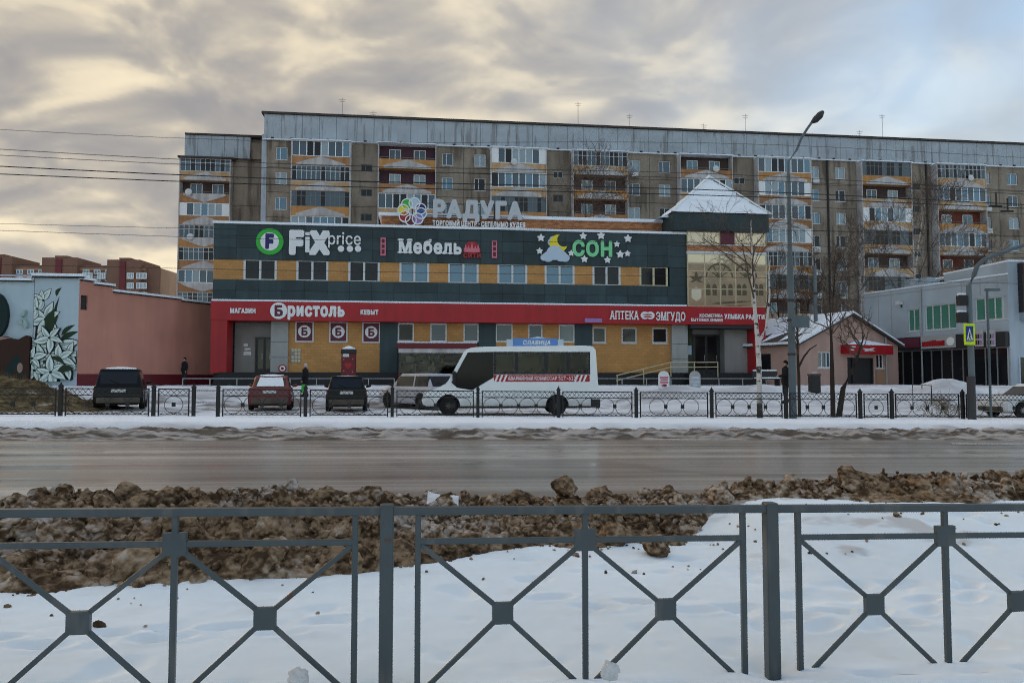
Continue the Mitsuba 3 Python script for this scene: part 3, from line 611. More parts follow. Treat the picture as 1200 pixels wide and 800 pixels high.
# red fascia canopy
YF = -1.0
r0, r1 = US(247, 362, YF), US(897, 372, YF)
put('fascia', B(r0, r1, YF, 0.6, ZF0 + 0.02, ZF1 - 0.06), 'm_red_fascia', ML, mall)
put('fascia_snow', B(r0 + 0.02, US(805, 360, YF), YF + 0.02, -0.01, ZF1 - 0.057, ZF1 + 0.05), 'm_snow_cap', ML, mall)
# ground floor, piece by piece from left to right
GS = lambda u: US(u, 410)
def piece(name, u0, u1, y0, y1, z0, z1, m, **kw): return put(name, B(GS(u0), GS(u1), y0, y1, z0, z1), m, ML, mall, **kw)
zt = ZF0 + 0.015
piece('column', 251.5, 270, YF + 0.05, 0.6, ZP - 0.05, zt, 'm_red_fascia', label='red end column beside the left entrance')
piece('wall', 270, 318, 1.1, 1.3, ZP, zt, 'm_wall_grey')
piece('wall', 318, 338, -0.25, 1.25, ZP, zt, 'm_grey_panel')
piece('wall', 338, 445, 0.0, 1.25, ZP, zt, 'm_tile')
piece('wall', 445, 466, -0.06, 1.25, ZP, zt, 'm_clad_pale')
zwt, zwb = UZ(600, 379, 0), UZ(540, 400.5, 0)
for u0, u1 in ((485, 504), (523.5, 543), (601, 619), (636, 655)): piece('wall', u0, u1, 0.0, 1.25, zwb, zt, 'm_tile')
for u0, u1 in ((561, 581), (673.5, 694)): piece('wall', u0, u1, -0.06, 1.25, ZP, zt, 'm_clad_pale')
for u0, u1 in ((466, 485), (504, 523.5), (543, 561), (581, 601), (619, 636), (655, 673.5)):
    window(mall, ML, GS(u0), GS(u1), zwb + 0.003, zt - 0.01, 0.06, 'm_glass_mid' if u0 != 466 else 'm_glass_dark', mull=(), ft=0.09, sill=False)
piece('wall', 466, 561, 0.02, 1.25, ZP, zwb, 'm_plinth'); piece('wall', 581, 673.5, 0.0, 1.25, ZP, zwb, 'm_tile')
q = sbox(GS(694), ZP, GS(786), zt); zz0, zz1 = UZ(735, 402), UZ(735, 383.5)
ws = [(694.5, 710.5), (728.5, 746.5), (764.5, 782.5)]
for u0, u1 in ws: q = q.difference(sbox(GS(u0), zz0, GS(u1), zz1))
put('wall', MB().prism(q, 0.0, 1.25), 'm_tile', ML, mall)
for u0, u1 in ws: window(mall, ML, GS(u0), GS(u1), zz0, zz1, 0.04, 'm_glass_dark', 'm_off_white', (), 0.10)
piece('column', 786, 804.5, -0.3, 1.25, ZP, zt, 'm_grey_panel')
put('wall', B(GS(804.5), GS(879), 1.15, 1.3, ZP, zt), 'm_wall_grey', ML, mall)
mat('m_green_wall', (0.045, 0.055, 0.032), 0.7)
piece('entrance_wall', 804.7, 817, 0.9, 1.14, ZP, zt - 0.03, 'm_green_wall')
piece('entrance_wall', 850.5, 877, 0.2, 1.14, ZP, zt - 0.03, 'm_wall_grey')
piece('column', 877, 890.5, YF + 0.05, 1.2, ZP - 0.6, zt, 'm_red_fascia', label='red end column beside the birch')
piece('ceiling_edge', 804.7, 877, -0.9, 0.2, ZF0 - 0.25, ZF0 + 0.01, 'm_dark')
# panel joints of the two grey columns
for u0, u1, y in ((318, 338, -0.255), (786, 804.5, -0.305)):
    for z in (3.05, 4.1): put('joint', B(GS(u0) + 0.01, GS(u1) - 0.01, y, y + 0.02, z - 0.015, z + 0.015), 'm_dark', ML, mall)
# doors
def door(u0, u1, y, ztop, leafs=2):
    s0, s1 = GS(u0), GS(u1); f = MB()
    f.box(s0, s0 + 0.1, y, y + 0.1, ZP, ztop).box(s1 - 0.1, s1, y, y + 0.1, ZP, ztop).box(s0 + 0.1, s1 - 0.1, y, y + 0.1, ztop - 0.1, ztop)
    d = put('door', f, 'm_dark_metal', ML, mall)
    ed = np.linspace(s0 + 0.1, s1 - 0.1, leafs + 1)
    for a, b in zip(ed[:-1], ed[1:]):
        lf = MB().box(a + 0.01, a + 0.09, y + 0.03, y + 0.07, ZP + 0.02, ztop - 0.11).box(b - 0.09, b - 0.01, y + 0.03, y + 0.07, ZP + 0.02, ztop - 0.11).box(a + 0.09, b - 0.09, y + 0.03, y + 0.07, ZP + 0.02, ZP + 0.25)
        put('leaf_frame', lf, 'm_dark_metal', ML, d)
        put('pane', B(a + 0.09, b - 0.09, y + 0.045, y + 0.055, ZP + 0.25, ztop - 0.11), 'm_glass_dark', ML, d)
        put('handle', B(b - 0.16, b - 0.13, y - 0.04, y + 0.02, ZP + 0.9, ZP + 1.3), 'm_steel', ML, d)
door(295, 317.5, 1.0, UZ(306, 395, 1.0)); door(818, 849.5, 1.0, UZ(833, 392, 1.0))
put('notice', MB().box(GS(281), GS(286), 1.07, 1.095, UZ(283, 405), UZ(283, 401.5)).box(GS(281), GS(290), 1.07, 1.095, UZ(283, 415.5), UZ(283, 411)).box(GS(282), GS(289), 1.07, 1.095, UZ(283, 409.5), UZ(283, 406.8)), 'm_white_paint', ML, mall, label='white notices beside the left entrance')
put('notice', MB().box(GS(805.5), GS(809), 0.86, 0.895, UZ(807, 420), UZ(807, 404)).box(GS(810), GS(815.5), 0.86, 0.895, UZ(812, 415), UZ(812, 404)), 'm_pale_blue', ML, mall, label='pale notices beside the right entrance')
# plinth and landings
put('plinth', MB().box(a0 + 0.3, aR - 0.4, -0.5, 1.3, 0.3, ZP - 0.003), 'm_plinth', ML, mall)
for u0, u1 in ((262, 322), (800, 880)):
    m = MB()
    for k in range(5): m.box(GS(u0), GS(u1), -1.2 - 0.32 * (k + 1), -1.2 - 0.32 * k, 0.2, ZP - 0.17 * (k + 1))
    m.box(GS(u0), GS(u1), -1.2, -0.5, 0.2, ZP - 0.006); put('stairs', m, 'm_plinth', ML, mall)
# tower at the right end
tw = thing('corner_tower', 'glazed beige corner tower with dark eaves and a snow covered pyramid roof', 'tower')
YT = -0.18
t0, t1 = US(806, 330, YT), US(898, 330, YT)
e0, e1 = US(789, 262, YT - 0.35), US(901, 262, YT - 0.35)
ze0, ze1 = UZ(845, 270.5, YT - .35), UZ(845, 250, YT - 0.35)
put('wall_core', MB().box(t0, t1, YT + 0.2, 7.4, ZF1 + 0.005, ze0), 'm_brick', ML, tw)
put('eaves', B(e0, e1, YT - 0.35, 7.5, ze0, ze1), 'm_clad', ML, tw)
ap0 = np.array([US(831, 207, 3.1), 3.1, UZ(831, 208, 3.1)])
def lerp(a, b, t): return a + (b - a) * t
cor = [np.array([e0 - 0.12, YT - 0.47, ze1 + 0.02]), np.array([e1 + 0.12, YT - 0.47, ze1 + 0.02]), np.array([e1 + 0.12, 7.6, ze1 + 0.02]), np.array([e0 - 0.12, 7.6, ze1 + 0.02])]
m = MB(); lv = [0, 0.34, 0.55, 0.97]
for t_, u_ in zip(lv[:-1], lv[1:]):
    ra = [lerp(c, ap0, t_) for c in cor]; rb = [lerp(c, ap0, u_) - np.array([0, 0, 0.10]) for c in cor]
    m.add(ra + rb, [[0, 1, 5, 4], [1, 2, 6, 5], [2, 3, 7, 6], [3, 0, 4, 7]])
    rc = [lerp(c, ap0, u_) for c in cor]; m.add(rb + rc, [[0, 1, 5, 4], [1, 2, 6, 5], [2, 3, 7, 6], [3, 0, 4, 7]])
m.add([lerp(c, ap0, 0.97) for c in cor], [[0, 1, 2, 3]])
put('roof', m, 'm_snow_cap', ML, tw, label='stepped pyramid roof under snow')
put('roof_cap', MB().add([lerp(c, ap0, 0.968) + [0, 0, 0.0] for c in cor] + [ap0 + [0, 0, 0.25]], [[0, 1, 4], [1, 2, 4], [2, 3, 4], [3, 0, 4]]), 'm_pale_blue', ML, tw)
for i in (0, 1): put('ridge', MB().beam(cor[i] + [0, 0, 0.03], ap0 + [0, 0, 0.12], 0.16, 0.10), 'm_white_paint', ML, tw)
put('side_roof', MB().add([[US(772, 263, .5), 0.5, ZS + 0.1], [e0, 0.5, ZS + 0.1], [e0, 0.5, ze1 + 0.1], [US(772, 263, .5), 5.5, ZS + 0.1], [e0, 5.5, ZS + 0.1], [e0, 5.5, ze1 + 0.1]], [[0, 1, 2], [5, 4, 3]]).add([[US(772, 263, .5), 0.5, ZS + 0.1], [e0, 0.5, ze1 + 0.1], [e0, 5.5, ze1 + 0.1], [US(772, 263, .5), 5.5, ZS + 0.1]], [[0, 1, 2, 3]]), 'm_snow_cap', ML, tw)
zr1, zr0, zs1, zs0, zg1 = UZ(850, 271), UZ(850, 288), UZ(850, 295.5), UZ(850, 298.5), UZ(850, 359.5)
ed = [t0] + [US(u, 300, YT) for u in (825.5, 843.5, 861.5, 880)] + [t1]
bad = np.random.default_rng(14)
for i in range(5):
    put('glass_panel', B(ed[i] + 0.03, ed[i + 1] - 0.03, YT + bad.uniform(0, 0.015), YT + 0.06, zr0 + 0.02, zr1 - 0.02), 'm_mirror_beige' if i != 2 else 'm_maroon', ML, tw)
    ez = np.linspace(zg1, zs0, 4)
    for j in range(3):
        v = np.array([[x, y, z] for x in (ed[i] + 0.03, ed[i + 1] - 0.03) for y in (YT, YT + 0.05) for z in (ez[j] + 0.03, ez[j + 1] - 0.03)]); v[:, 1] += np.repeat(bad.normal(0, 0.010, 4), 2)
        put('glass_panel', MB().add(v, [[0, 1, 3, 2], [4, 6, 7, 5], [0, 4, 5, 1], [2, 3, 7, 6], [0, 2, 6, 4], [1, 5, 7, 3]]), 'm_mirror_beige', ML, tw)
put('brick_band', B(t0, t1, YT + 0.02, YT + 0.25, zs1, zr0 - 0.02), 'm_brick', ML, tw)
put('ledge', B(t0 - 0.02, t1 + 0.02, YT - 0.06, YT + 0.2, zs0, zs1), 'm_off_white', ML, tw); put('ledge', B(t0 - 0.02, t1 + 0.02, YT - 0.03, YT + 0.2, zr0 - 0.02, zr0 + 0.04), 'm_off_white', ML, tw)
mul = MB()
for e in ed: mul.box(e - 0.035, e + 0.035, YT - 0.03, YT + 0.06, zg1, zs0).box(e - 0.035, e + 0.035, YT - 0.03, YT + 0.06, zr0 + 0.04, zr1)
for z in np.linspace(zg1, zs0, 4): mul.box(t0, t1, YT - 0.022, YT + 0.06, z - 0.03, z + 0.03)
put('glazing_bars', mul, 'm_cream_metal', ML, tw)

# reflections painted as flat shapes on the tower panes: fans, arches and a plant
mat('m_reflection_dark', (0.10, 0.08, 0.045), 0.3, 0.4); mat('m_reflection_pale', (0.62, 0.56, 0.42), 0.4, 0.4)
TQ = lambda u, v: np.array([US(u, v, YT), UZ(u, v, YT)])
def film(poly, m='m_reflection_dark', y=-0.026):
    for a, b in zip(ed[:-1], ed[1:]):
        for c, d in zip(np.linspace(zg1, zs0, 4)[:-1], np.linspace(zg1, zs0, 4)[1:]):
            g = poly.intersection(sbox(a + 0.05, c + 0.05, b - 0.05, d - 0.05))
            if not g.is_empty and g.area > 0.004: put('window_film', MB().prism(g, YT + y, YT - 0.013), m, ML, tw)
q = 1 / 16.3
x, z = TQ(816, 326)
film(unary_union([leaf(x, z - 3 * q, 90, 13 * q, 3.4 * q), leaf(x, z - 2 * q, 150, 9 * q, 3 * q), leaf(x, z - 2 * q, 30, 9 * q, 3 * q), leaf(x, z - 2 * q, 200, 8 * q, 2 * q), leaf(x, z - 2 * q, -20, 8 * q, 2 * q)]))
x, z = TQ(816, 345); film(Polygon([(x - 6 * q, z + 5 * q), (x, z + 9 * q), (x + 6 * q, z + 5 * q), (x + 6 * q, z - 4 * q), (x, z - 8 * q), (x - 6 * q, z - 4 * q)]), 'm_reflection_pale')
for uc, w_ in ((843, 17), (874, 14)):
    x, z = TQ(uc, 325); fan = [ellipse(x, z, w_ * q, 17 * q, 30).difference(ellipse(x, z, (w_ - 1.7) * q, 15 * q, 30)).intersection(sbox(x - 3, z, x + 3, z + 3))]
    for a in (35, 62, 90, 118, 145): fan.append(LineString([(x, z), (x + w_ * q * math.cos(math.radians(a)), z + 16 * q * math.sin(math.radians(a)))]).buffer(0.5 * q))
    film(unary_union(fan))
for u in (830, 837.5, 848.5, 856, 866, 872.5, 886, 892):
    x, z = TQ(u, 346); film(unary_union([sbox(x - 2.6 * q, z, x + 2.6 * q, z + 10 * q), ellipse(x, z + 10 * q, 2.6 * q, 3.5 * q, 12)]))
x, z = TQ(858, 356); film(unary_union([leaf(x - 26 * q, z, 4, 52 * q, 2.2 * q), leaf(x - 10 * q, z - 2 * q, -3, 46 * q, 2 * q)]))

# ------------------------------------------------------------------ signs on the shopping centre
def sign(name, label): return thing(name, label, 'sign', None)
def letters(parent, text, u0, u1, vb, hpx, m, depth, thick=0.10, bold=4, serif=False, one=False, name='letter', zoff=0.0):
    um = (u0 + u1) / 2; zb = UZ(um, vb, depth); h = UZ(um, vb - hpx, depth) - zb
    g = word(text, US(u0, vb, depth), US(u1, vb, depth), zb, h, bold, serif)
    if one: put('lettering', MB().prism(unary_union(g), depth, depth + thick), m, ML, parent)
    else:
        for x in g: put(name, MB().prism(x, depth, depth + thick), m, ML, parent)
def P2(u, v, d): return US(u, v, d), UZ(u, v, d)
D1 = -0.14
fx = sign('discount_shop_sign', 'white lettering FIX PRICE with a round green F badge on the dark upper cladding')
x, z = P2(316, 283, D1); r = 15.3 / 16.9
put('badge', MB().prism(ellipse(x, z, r, r), D1, -0.01), 'm_green_sign', ML, fx); put('badge_disc', MB().prism(ellipse(x, z, r * 0.68, r * 0.68), D1 - 0.02, D1 - 0.001), 'm_white_paint', ML, fx)
g = word('F', x - 0.28, x + 0.28, z - 0.42, 0.86, 9)[0]; put('letter', MB().prism(g, D1 - 0.04, D1 - 0.021), 'm_navy', ML, fx)
letters(fx, 'F', 338.5, 356, 295.6, 23.5, 'm_white_paint', D1, 0.12, 10)
x0_, z0_ = P2(357.5, 295.6, D1); x1_, _ = P2(362.5, 295.6, D1); hh = UZ(360, 276, D1) - z0_
put('letter', MB().box(x0_, x1_, D1, -0.02, z0_, z0_ + hh * 0.92), 'm_white_paint', ML, fx); put('letter_dot', MB().box(x0_, x1_, D1, -0.02, z0_ + hh * 1.02, z0_ + hh * 1.2), 'm_white_paint', ML, fx)
letters(fx, 'X', 362.5, 386.5, 295.9, 23.0, 'm_white_paint', D1, 0.12, 10)
letters(fx, 'price', 384.5, 422.8, 286.3, 13.6, 'm_white_paint', D1, 0.10, 1)
for u in (399.5, 410, 419.5):
    x, z = P2(u, 291.4, D1); put('dot', MB().prism(ellipse(x, z, 0.215, 0.215, 16), D1, -0.02), 'm_white_paint', ML, fx)
fm = sign('furniture_shop_sign', 'white serif lettering МЕБЕЛЬ with a red domed emblem on the dark upper cladding')
letters(fm, 'Мебель', 466, 541, 296.6, 15.5, 'm_white_paint', D1, 0.10, 4, True)
cx, zb = P2(553, 296, D1); q = 1 / 17.0
dome = unary_union([ellipse(cx, zb + 6 * q, 8.5 * q, 7.5 * q), sbox(cx - 10 * q, zb, cx + 10 * q, zb + 5 * q)])
put('emblem', MB().prism(dome, D1, -0.02), 'm_red_paint', ML, fm)
cas = unary_union([sbox(cx - 9 * q, zb + 0.6 * q, cx + 9 * q, zb + 5 * q)] + [Polygon([(cx + (k - 1.6) * q, zb + 4 * q), (cx + (k + 1.6) * q, zb + 4 * q), (cx + k * q, zb + hgt * q)]) for k, hgt in ((-7.5, 10), (-4, 8.5), (0, 13), (4, 8.5), (7.5, 10.5))])
put('emblem_castle', MB().prism(cas, D1 - 0.02, D1 - 0.002), 'm_pink_sign', ML, fm)
letters(fm, 'СИТИ', 543, 563.5, 302.0, 5.0, 'm_red_paint', D1, 0.08, 6, one=True)
for u, v, lab in ((449, 289, 'narrow pink vertical banner left of the furniture lettering'), (579.5, 292, 'narrow pink vertical banner right of the red domed emblem')):
    bn = thing('banner', lab, 'banner', None); s, z = P2(u, v, D1); put('panel', B(s - 0.18, s + 0.18, D1, -0.02, z - 0.62, z + 0.62), 'm_pink_sign', ML, bn)
    put('print', MB().box(s - 0.10, s + 0.10, D1 - 0.012, D1 - 0.001, z - 0.5, z - 0.2).box(s - 0.10, s + 0.10, D1 - 0.012, D1 - 0.001, z - 0.1, z + 0.15).box(s - 0.10, s + 0.10, D1 - 0.012, D1 - 0.001, z + 0.25, z + 0.52), 'm_maroon', ML, bn)
fs = sign('mattress_shop_sign', 'green lettering СОН with a yellow moon, white cloud and stars on the dark upper cladding')
letters(fs, 'СОН', 671, 717.5, 299.5, 16.5, 'm_pale_green', D1, 0.10, 5)
cx, cz = P2(650, 300, D1); q = 1 / 17.2
cloud_ = unary_union([ellipse(cx + a * q, cz + b * q, r_ * q, r_ * q * 0.9, 16) for a, b, r_ in ((-8, -1, 7), (0, 4, 10), (8, 0, 7.5), (13, -2, 5.5), (-13, -2, 4.5))])
put('cloud', MB().prism(cloud_, D1 - 0.04, -0.02), 'm_pale_blue', ML, fs)
put('cloud', MB().prism(unary_union([ellipse(cx - 4 * q, cz + 17 * q, 4.5 * q, 4.5 * q, 14), ellipse(cx - 2 * q, cz + 21 * q, 4 * q, 3.5 * q, 14)]), D1 + 0.03, -0.02), 'm_pale_blue', ML, fs)
mx_, mz_ = P2(654.5, 285.5, D1)
moon = ellipse(mx_, mz_, 11 * q, 11 * q, 30).difference(ellipse(mx_ + 6.5 * q, mz_ + 4.5 * q, 8.2 * q, 8.2 * q, 26))
put('moon', MB().prism(moon, D1 - 0.02, -0.03), 'm_yellow', ML, fs)
for u, v, rr in ((634, 278.5, 4), (632.5, 294, 3.4), (669.5, 296.5, 3.2), (683.5, 276.5, 3.8), (704.5, 276, 4.2), (685, 303.5, 3.8), (712, 304.5, 3.6), (727, 298, 4.2), (735.5, 297, 3.2), (723, 286, 3.2), (736, 279.5, 4.2)):
    s, z = P2(u, v, D1); a = rr * q * 1.15
    put('star', MB().prism(Polygon([(s + a * (1 if k % 2 == 0 else 0.52) * math.sin(math.pi * k / 5), z + a * (1 if k % 2 == 0 else 0.52) * math.cos(math.pi * k / 5)) for k in range(10)]).buffer(0.02), D1, -0.02), 'm_white_paint', ML, fs)
# roof sign with ring of coloured petals
DR = 0.25
rs = sign('roof_sign', 'tall pale lettering РАДУГА with a ring of coloured petals on the edge of the roof')
letters(rs, 'РАДУГА', 507.5, 612.5, 254.5, 18.3, 'm_roof_letter', DR, 0.22, 7)
letters(rs, 'ТОРГОВЫЙ ЦЕНТР · СЕГЕЛЫМО КУДЕЯ', 507, 615.5, 265.2, 5.6, 'm_white_paint', DR, 0.06, 4, one=True)
cx, cz = P2(483, 248, DR); q = 1 / 16.4
for k, m_ in enumerate(['m_navy', 'm_pale_blue', 'm_green_sign', 'm_yellow', 'm_red_paint', 'm_maroon', 'm_purple', 'm_blue_sign']):
    a = math.radians([20, 75, 125, 170, 215, 262, 308, 350][k]); px, pz = cx + math.cos(a) * 10.2 * q, cz + math.sin(a) * 10.2 * q
    ring = ellipse(px, pz, 6.8 * q, 6.8 * q, 20).difference(ellipse(px, pz, 5.6 * q, 5.6 * q, 20))
    put('petal_ring', MB().prism(ring, DR - 0.03 - 0.004 * k, DR + 0.1), 'm_white_paint', ML, rs)
    put('petal', MB().prism(ellipse(px, pz, 5.5 * q, 5.5 * q, 20), DR, DR + 0.08 + 0.005 * k), m_, ML, rs)
sup = MB()
for u in (470, 483, 496, 510, 528, 545, 563, 580, 597, 611): s = US(u, 262, DR); sup.box(s - 0.04, s + 0.04, DR + 0.24, DR + 0.32, ZT + 0.1, UZ(u, 240, DR)); sup.beam([s, DR + 0.3, UZ(u, 242, DR)], [s, 1.7, ZT + 0.15], 0.05)
for v in (238, 252, 262): sup.box(US(468, v, DR), US(614, v, DR), DR + 0.325, DR + 0.38, UZ(540, v, DR) - 0.03, UZ(540, v, DR) + 0.03)
put('support_frame', sup, 'm_dark_metal', ML, rs)
# red fascia lettering
DF = YF - 0.07
br = sign('drink_shop_sign', 'white lettering БРИСТОЛЬ with a round first letter on the red fascia above the left entrance')
x, z = P2(326.5, 364, DF); put('badge', MB().prism(ellipse(x, z, 0.55, 0.55), DF, YF - 0.005), 'm_white_paint', ML, br)
g = word('Б', x - 0.26, x + 0.28, z - 0.33, 0.66, 5)[0]; put('letter', MB().prism(g, DF - 0.02, DF - 0.001), 'm_maroon', ML, br)
letters(br, 'ристоль', 337, 404, 369.8, 14.0, 'm_white_paint', DF, 0.06, 6)
letters(br, 'МАГАЗИН', 269.5, 299.3, 366.6, 5.2, 'm_white_paint', DF, 0.06, 6, one=True)
letters(br, 'КЕВЫТ', 422.5, 443.3, 368.2, 5.0, 'm_white_paint', DF, 0.06, 6, one=True)
pg = sign('pharmacy_sign', 'white serif lettering АПТЕКА ЭМГУДО on the right half of the red fascia')
letters(pg, 'АПТЕКА', 714.5, 749, 374.0, 9.5, 'm_white_paint', DF, 0.05, 2, True)
letters(pg, 'ЭМГУДО', 769, 803.2, 375.3, 9.5, 'm_white_paint', DF, 0.05, 2, True)
x, z = P2(759, 369.5, DF); put('emblem', MB().prism(unary_union([ellipse(x - 0.2, z, 0.3, 0.27), ellipse(x + 0.2, z, 0.3, 0.27)]), DF, YF - 0.005), 'm_white_paint', ML, pg)
put('emblem_band', MB().prism(unary_union([ellipse(x, z + 0.06, 0.36, 0.05), ellipse(x, z - 0.1, 0.30, 0.05)]), DF - 0.015, DF - 0.001), 'm_red_paint', ML, pg)
cs = sign('cosmetics_shop_sign', 'small white lettering УЛЫБКА РАДУГИ at the right end of the red fascia behind the birch')
letters(cs, 'КОСМЕТИКА', 820, 847, 371.5, 3.6, 'm_white_paint', DF, 0.05, 3, one=True); letters(cs, 'БЫТОВАЯ ХИМИЯ', 810, 847, 376.5, 3.4, 'm_white_paint', DF, 0.05, 3, one=True)
letters(cs, 'УЛЫБКА РАДУГИ', 849, 896, 373.5, 5.0, 'm_white_paint', DF, 0.05, 5, one=True)
x, z = P2(695.5, 375.3, DF); put('lamp_panel', MB().prism(sbox(x - 0.55, z - 0.08, x + 0.55, z + 0.08).buffer(0.06), DF, YF - 0.005), 'm_purple', ML, label='small purple lozenge shaped sign on the lower edge of the red fascia', cat='sign')
# three posters with the round letter
for u, v, lab in ((356.8, 388.5, 'first maroon poster with a round white badge beside the light grey column'), (396.5, 389, 'middle maroon poster with a round white badge on the ochre wall'), (435, 389.5, 'maroon poster with a round white badge beside the dark teal panel')):
    po = thing('wall_poster', lab, 'poster', 'maroon letter posters under the red fascia'); s, z = P2(u, v, -0.05)
    put('frame', B(s - 0.62, s + 0.62, -0.05, -0.003, z - 0.72, z + 0.72), 'm_off_white', ML, po); put('sheet', B(s - 0.52, s + 0.52, -0.06, -0.051, z - 0.62, z + 0.62), 'm_maroon', ML, po)
    put('badge', MB().prism(ellipse(s, z + 0.02, 0.42, 0.42, 20), -0.068, -0.061), 'm_white_paint', ML, po)
    put('letter', MB().prism(word('Б', s - 0.2, s + 0.22, z - 0.24, 0.5, 5)[0], -0.076, -0.069), 'm_maroon', ML, po)
s0, z0 = P2(340.5, 425, -0.03); s1, z1 = P2(352.5, 408.5, -0.03)
nb = thing('notice_board', 'small pale notice board with pictures on the ochre wall beside the light grey column', 'notice board'); put('board', B(s0, s1, -0.04, -0.003, z0, z1), 'm_wall_grey', ML, nb)
rngn = np.random.default_rng(2); nm = MB()
for i in range(3):
    for j in range(4): nm.box(s0 + 0.06 + i * 0.21, s0 + 0.22 + i * 0.21, -0.048, -0.041, z0 + 0.06 + j * 0.24, z0 + 0.23 + j * 0.24) if rngn.random() < 0.75 else None
put('sheet', nm, 'm_cream_metal', ML, nb)
s, z = P2(331, 431.5, -0.3); ns = thing('round_sign', 'small round sign with a red rim at the foot of the light grey column', 'sign')
put('rim', MB().prism(ellipse(s, z, 0.27, 0.27, 18), -0.32, -0.29), 'm_red_paint', ML, ns); put('disc', MB().prism(ellipse(s, z, 0.19, 0.19, 18), -0.33, -0.321), 'm_white_paint', ML, ns); put('bar', MB().prism(ellipse(s, z, 0.1, 0.09, 12), -0.338, -0.331), 'm_maroon', ML, ns)
# little display kiosk under the windows
YK = -2.2
kk = thing('display_kiosk', 'dark red kiosk with goods behind glass in front of the shopping centre', 'kiosk')
k0, k1 = US(467, 420, YK), US(557, 420, YK)
zc1, zc2, zc3, zc4 = UZ(510, 402, YK), UZ(510, 408.5, YK), UZ(510, 413.5, YK), UZ(510, 438, YK)
put('canopy', MB().box(k0 - 0.1, k1 + 0.1, YK - 0.35, -0.51, zc2, zc1), 'm_dark_red', ML, kk); put('canopy_edge', MB().box(k0, k1, YK - 0.3, YK - 0.02, zc3, zc2 - 0.003), 'm_ornament', ML, kk)
put('canopy_snow', MB().box(k0 - 0.1, k1 + 0.1, YK - 0.35, -0.51, zc1 + 0.002, zc1 + 0.07), 'm_snow_cap', ML, kk)
put('base', MB().box(k0, k1, YK, -0.52, 0.6, zc4), 'm_dark_red', ML, kk); put('back', MB().box(k0, k1, -0.62, -0.52, zc4, zc2), 'm_dark', ML, kk)
for t_ in np.linspace(0, 1, 5): put('post', B(k0 + (k1 - k0 - 0.08) * t_, k0 + (k1 - k0 - 0.08) * t_ + 0.08, YK, YK + 0.08, zc4, zc3), 'm_dark_metal', ML, kk)
put('pane', B(k0 + 0.08, k1 - 0.08, YK + 0.03, YK + 0.04, zc4, zc3), 'm_pane', ML, kk)
rngk = np.random.default_rng(6)
put('shelf', MB().box(k0 + 0.1, k1 - 0.1, -1.6, -0.65, zc4 + 0.1, zc4 + 0.14).box(k0 + 0.1, k1 - 0.1, -1.4, -0.65, zc4 + 0.75, zc4 + 0.78), 'm_wood_frame', ML, kk)
for i in range(16):
    x = k0 + 0.4 + rngk.random() * (k1 - k0 - 0.8); wd, hg, lv_ = rngk.uniform(0.1, 0.5), rngk.uniform(0.2, 0.5), rngk.integers(2)
    put('goods', B(x - wd / 2, x + wd / 2, -1.35 + 0.03 * i, -1.0 + 0.03 * i, zc4 + 0.145 + 0.64 * lv_, zc4 + 0.145 + 0.64 * lv_ + hg), ['m_ornament', 'm_off_white', 'm_cream_metal', 'm_pale_blue'][i % 4], ML, kk)
# low pipe railings in front of the building, ramp with cream hand rails
def pipe_rail(label, u0, u1, D, h=0.95, m='m_steel', n=6):
    f = Frame(0, D, 1, TS); s0, s1 = f.s(u0, 450), f.s(u1, 450); z = f.z((u0 + u1) / 2, 443.5)
    g = MB().tube([[s0, 0, z], [s1, 0, z]], 0.03, 6).tube([[s0, 0, z - 0.45], [s1, 0, z - 0.45]], 0.022, 6)
    k = thing('pipe_railing', label, 'railing'); put('rails', g, m, f, k)
    for x in np.linspace(s0, s1, n): put('post', MB().tube([[x, 0, z - 1.3], [x, 0, z]], 0.03, 6), m, f, k)
pipe_rail('low grey pipe railing in front of the pink wall and the left entrance', 214, 462, 45.5, n=9)
pipe_rail('low grey pipe railing in front of the pharmacy wall and right entrance', 700, 898, 46.5, n=8)
rp = thing('ramp', 'sloping access ramp with cream hand rails up to the right entrance', 'ramp')
FR = Frame(0, 50.3, 1, TS)
p0, p1, p2 = [np.array([FR.s(u, v), 0, FR.z(u, v)]) for u, v in ((722, 440), (786, 424.5), (841, 421.5))]
p2[2] = p1[2] + 0.03
for o, nm_ in ((0, 'hand_rail'), (-0.34, 'hand_rail')):
    put(nm_, MB().tube([p0 + [0, 0, o], p1 + [0, 0, o], p2 + [0, 0, o]], 0.04, 6), 'm_cream_metal', FR, rp)
for t_ in (0.02, 0.5, 1.0): q_ = lerp(p0, p1, t_); put('post', MB().tube([q_, q_ - [0, 0, 1.05]], 0.035, 6), 'm_cream_metal', FR, rp)
for t_ in (0.5, 1.0): q_ = lerp(p1, p2, t_); put('post', MB().tube([q_, q_ - [0, 0, 1.05]], 0.035, 6), 'm_cream_metal', FR, rp)
put('deck', MB().add([[p0[0], -0.4, p0[2] - 1.1], [p1[0], -0.4, p1[2] - 1.0], [p1[0], 0.9, p1[2] - 1.0], [p0[0], 0.9, p0[2] - 1.1], [p0[0], -0.4, 0.3], [p1[0], -0.4, 0.3], [p1[0], 0.9, 0.3], [p0[0], 0.9, 0.3]], [[0, 1, 2, 3], [4, 5, 1, 0], [5, 6, 2, 1], [7, 6, 5, 4]]), 'm_plinth', FR, rp)
